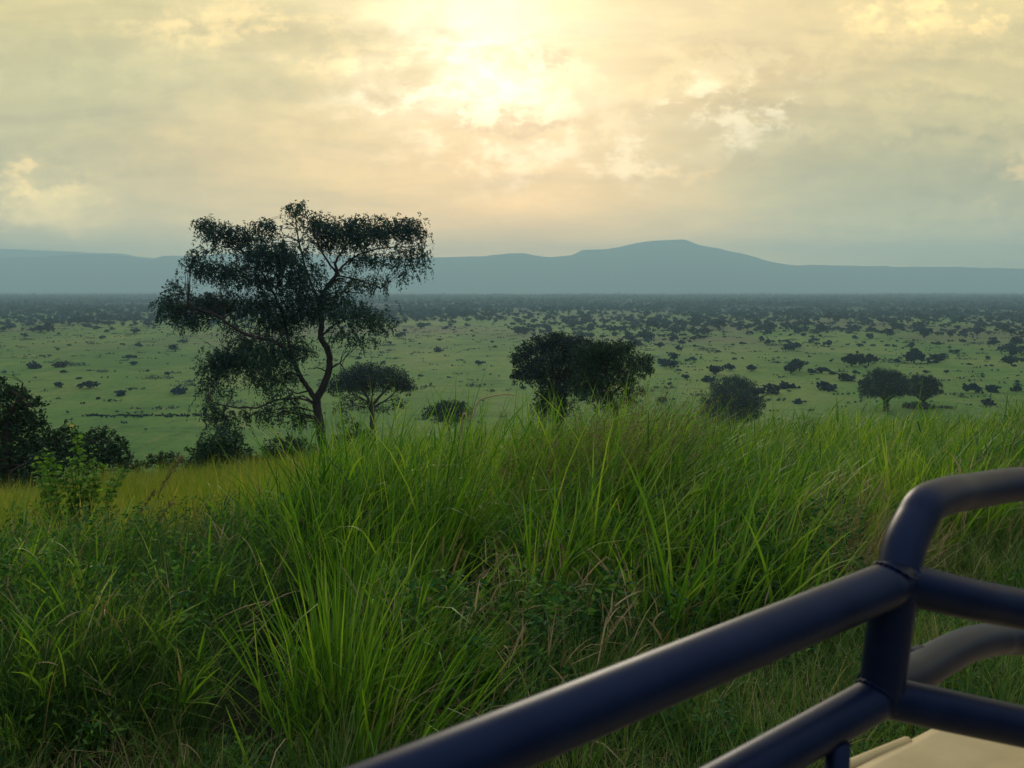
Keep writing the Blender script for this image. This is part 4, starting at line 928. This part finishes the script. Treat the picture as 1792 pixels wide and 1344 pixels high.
    for a0 in (-2.5, fr + .75):
        for b0 in (lf - .16, -.82):
            mb = MB(); c0 = A_at(a0, b0, .38)
            mb.tube([c0 + E2 * w_ for w_ in (0, .02, .05, .19, .22, .24)], [.31, .355, .38, .38, .355, .31], 36); wl = part('wheel', mb, MAT_RUBBER, True)
            mr_ = MB(); mr_.tube([c0 - E2 * .004, c0 + E2 * .244], .2, 28); rm = link('rim', mr_.mesh('rim', MAT_STEEL, True, org), wl)
    # railing tubes
    Rr = .0255
    J = unp(1568, 1019, .995); K = unp(1540, 1219, 1.008)
    dA = J - unp(1000, 1251, .750); dA /= np.linalg.norm(dA); dE = K - unp(1316, 1345, .892); dE /= np.linalg.norm(dE)
    def tube(pts, r=Rr, n=10, name='rail'):
        mb = MB(); mb.tube(spline(pts, n), r, 40); return part(name, mb, MAT_TUBE, True)
    tube([J - dA * 1.5, J - dA * 1.0, J - dA * .5, J + dA * .005], Rr)
    tube([K - dE * 1.5, K - dE * 1.0, K - dE * .5, K + dE * .004], Rr * .92)
    tube([J + np.array([0, 0, .012]), (J + K) / 2, K - np.array([0, 0, .01])], Rr * .96, name='post')
    B = [unp(1571, 1010, 1.0), unp(1583, 955, 1.02), unp(1601, 915, 1.04), unp(1620, 884, 1.06), unp(1655, 868, 1.10), unp(1705, 859, 1.16), unp(1792, 847, 1.24), unp(1960, 842, 1.38)]
    tube(B, .0235, 12, 'hoop')
    Cc = [J + np.array([.004, 0, 0]), unp(1690, 1047, 1.015), unp(1792, 1067, 1.04), unp(2050, 1118, 1.08)]
    tube(Cc, .0235)
    Ff = [K + np.array([.004, 0, 0]), unp(1670, 1246, 1.015), unp(1792, 1272, 1.03), unp(2050, 1328, 1.06)]
    tube(Ff, .0235)
    G = [K + np.array([.0, .012, .004]), unp(1590, 1186, 1.09), unp(1645, 1152, 1.18), unp(1695, 1128, 1.26), unp(1740, 1119, 1.33), unp(1792, 1119, 1.39), unp(2000, 1135, 1.55)]
    tube(G, .0240, 12, 'hoop')
    # legs down to the roof, stub bracket, weld beads, scratch
    lg = unp(1466, 1300, .945); foot = np.array([lg[0], lg[1], ROOFZ - .02])
    for off in (0, -.75):
        mb = MB(); mb.tube([lg + E1 * off, foot + E1 * off], .013, 20); mb.tube([foot + E1 * off, foot + E1 * off + Uz * .012], .034, 24)
        part('leg', mb, MAT_TUBE, True)
    st = unp(1597, 1148, 1.14); mb = MB(); mb.tube([st - E1 * .02 , st + E1 * .02], .010, 20); part('stub_bracket', mb, MAT_TUBE, True)
    def bead(c_, ax, r, name='weld_bead'):
        ax = ax / np.linalg.norm(ax); a = np.cross(ax, [0, 0, 1.]) if abs(ax[2]) < .9 else np.cross(ax, [1., 0, 0]); a /= np.linalg.norm(a); b_ = np.cross(ax, a); mb = MB()
        th = np.linspace(0, 2 * np.pi, 49); wob = 1 + .03 * np.sin(th * 11)
        P = np.array([c_ + (a * math.cos(x_) + b_ * math.sin(x_)) * r * w_ for x_, w_ in zip(th, wob)]); mb.tube(P, .0020, 8, False); part(name, mb, MAT_TUBE, True)
    def saddle(c_, ax, tdir, r, R_, side):
        """weld fillet where a tube (axis ax) meets the wall of the tube lying along tdir"""
        ax = ax / np.linalg.norm(ax); a = tdir - ax * tdir.dot(ax); a /= np.linalg.norm(a); b_ = np.cross(ax, a); mb = MB(); P = []
        for k, th in enumerate(np.linspace(0, 2 * np.pi, 73)):
            v = r * (a * math.cos(th) + b_ * math.sin(th)); h_ = math.sqrt(max(R_ ** 2 - (r * math.sin(th)) ** 2, 0))
            P.append(c_ + v + ax * side * h_ + ax * .0006 * math.sin(th * 17))
        mb.tube(np.array(P), .0015 + .0004 * np.sin(np.arange(73) * 1.9), 8, False); part('weld_bead', mb, MAT_TUBE, True)
    up_ = np.array([0, 0, 1.])
    saddle(J, up_, dA, Rr * .95, Rr, -1); saddle(K, up_, dE, Rr * .95, Rr * .92, 1); saddle(J, up_, dA, .0232, Rr, 1)
    sc_ = J - dA * .245 - up_ * .004; mb = MB()
    vdir = sc_ - np.array([0, 0, CAMZ]); vdir /= np.linalg.norm(vdir); front = sc_ - vdir * (Rr + .0002)
    mb.tube([front + up_ * .010 - dA * .006, front + up_ * .004, front - up_ * .008 + dA * .003], [.0006, .0013, .0005], 6); part('scratch', mb, MAT_CHIP, True)
vehicle()

# ------------------------------------------------------------------ air
hm = MB(); hm.box((-11000, -600, -40), (22000, 0, 0), (0, 10700, 0), (0, 0, 485))
m, t, out = base_mat('haze_air'); pv = t.nodes.new('ShaderNodeVolumePrincipled')
pv.inputs['Color'].default_value = (.55, .88, .98, 1); pv.inputs['Density'].default_value = 2.6e-4; pv.inputs['Anisotropy'].default_value = .2
t.links.new(pv.outputs[0], out.inputs['Volume'])
hz = link('haze', hm.mesh('haze', m)); tag(hz, 'pale blue haze over the far plain and hills', 'haze', kind='stuff')
sc.cycles.max_bounces = 6; sc.cycles.volume_bounces = 0; sc.cycles.transparent_max_bounces = 8
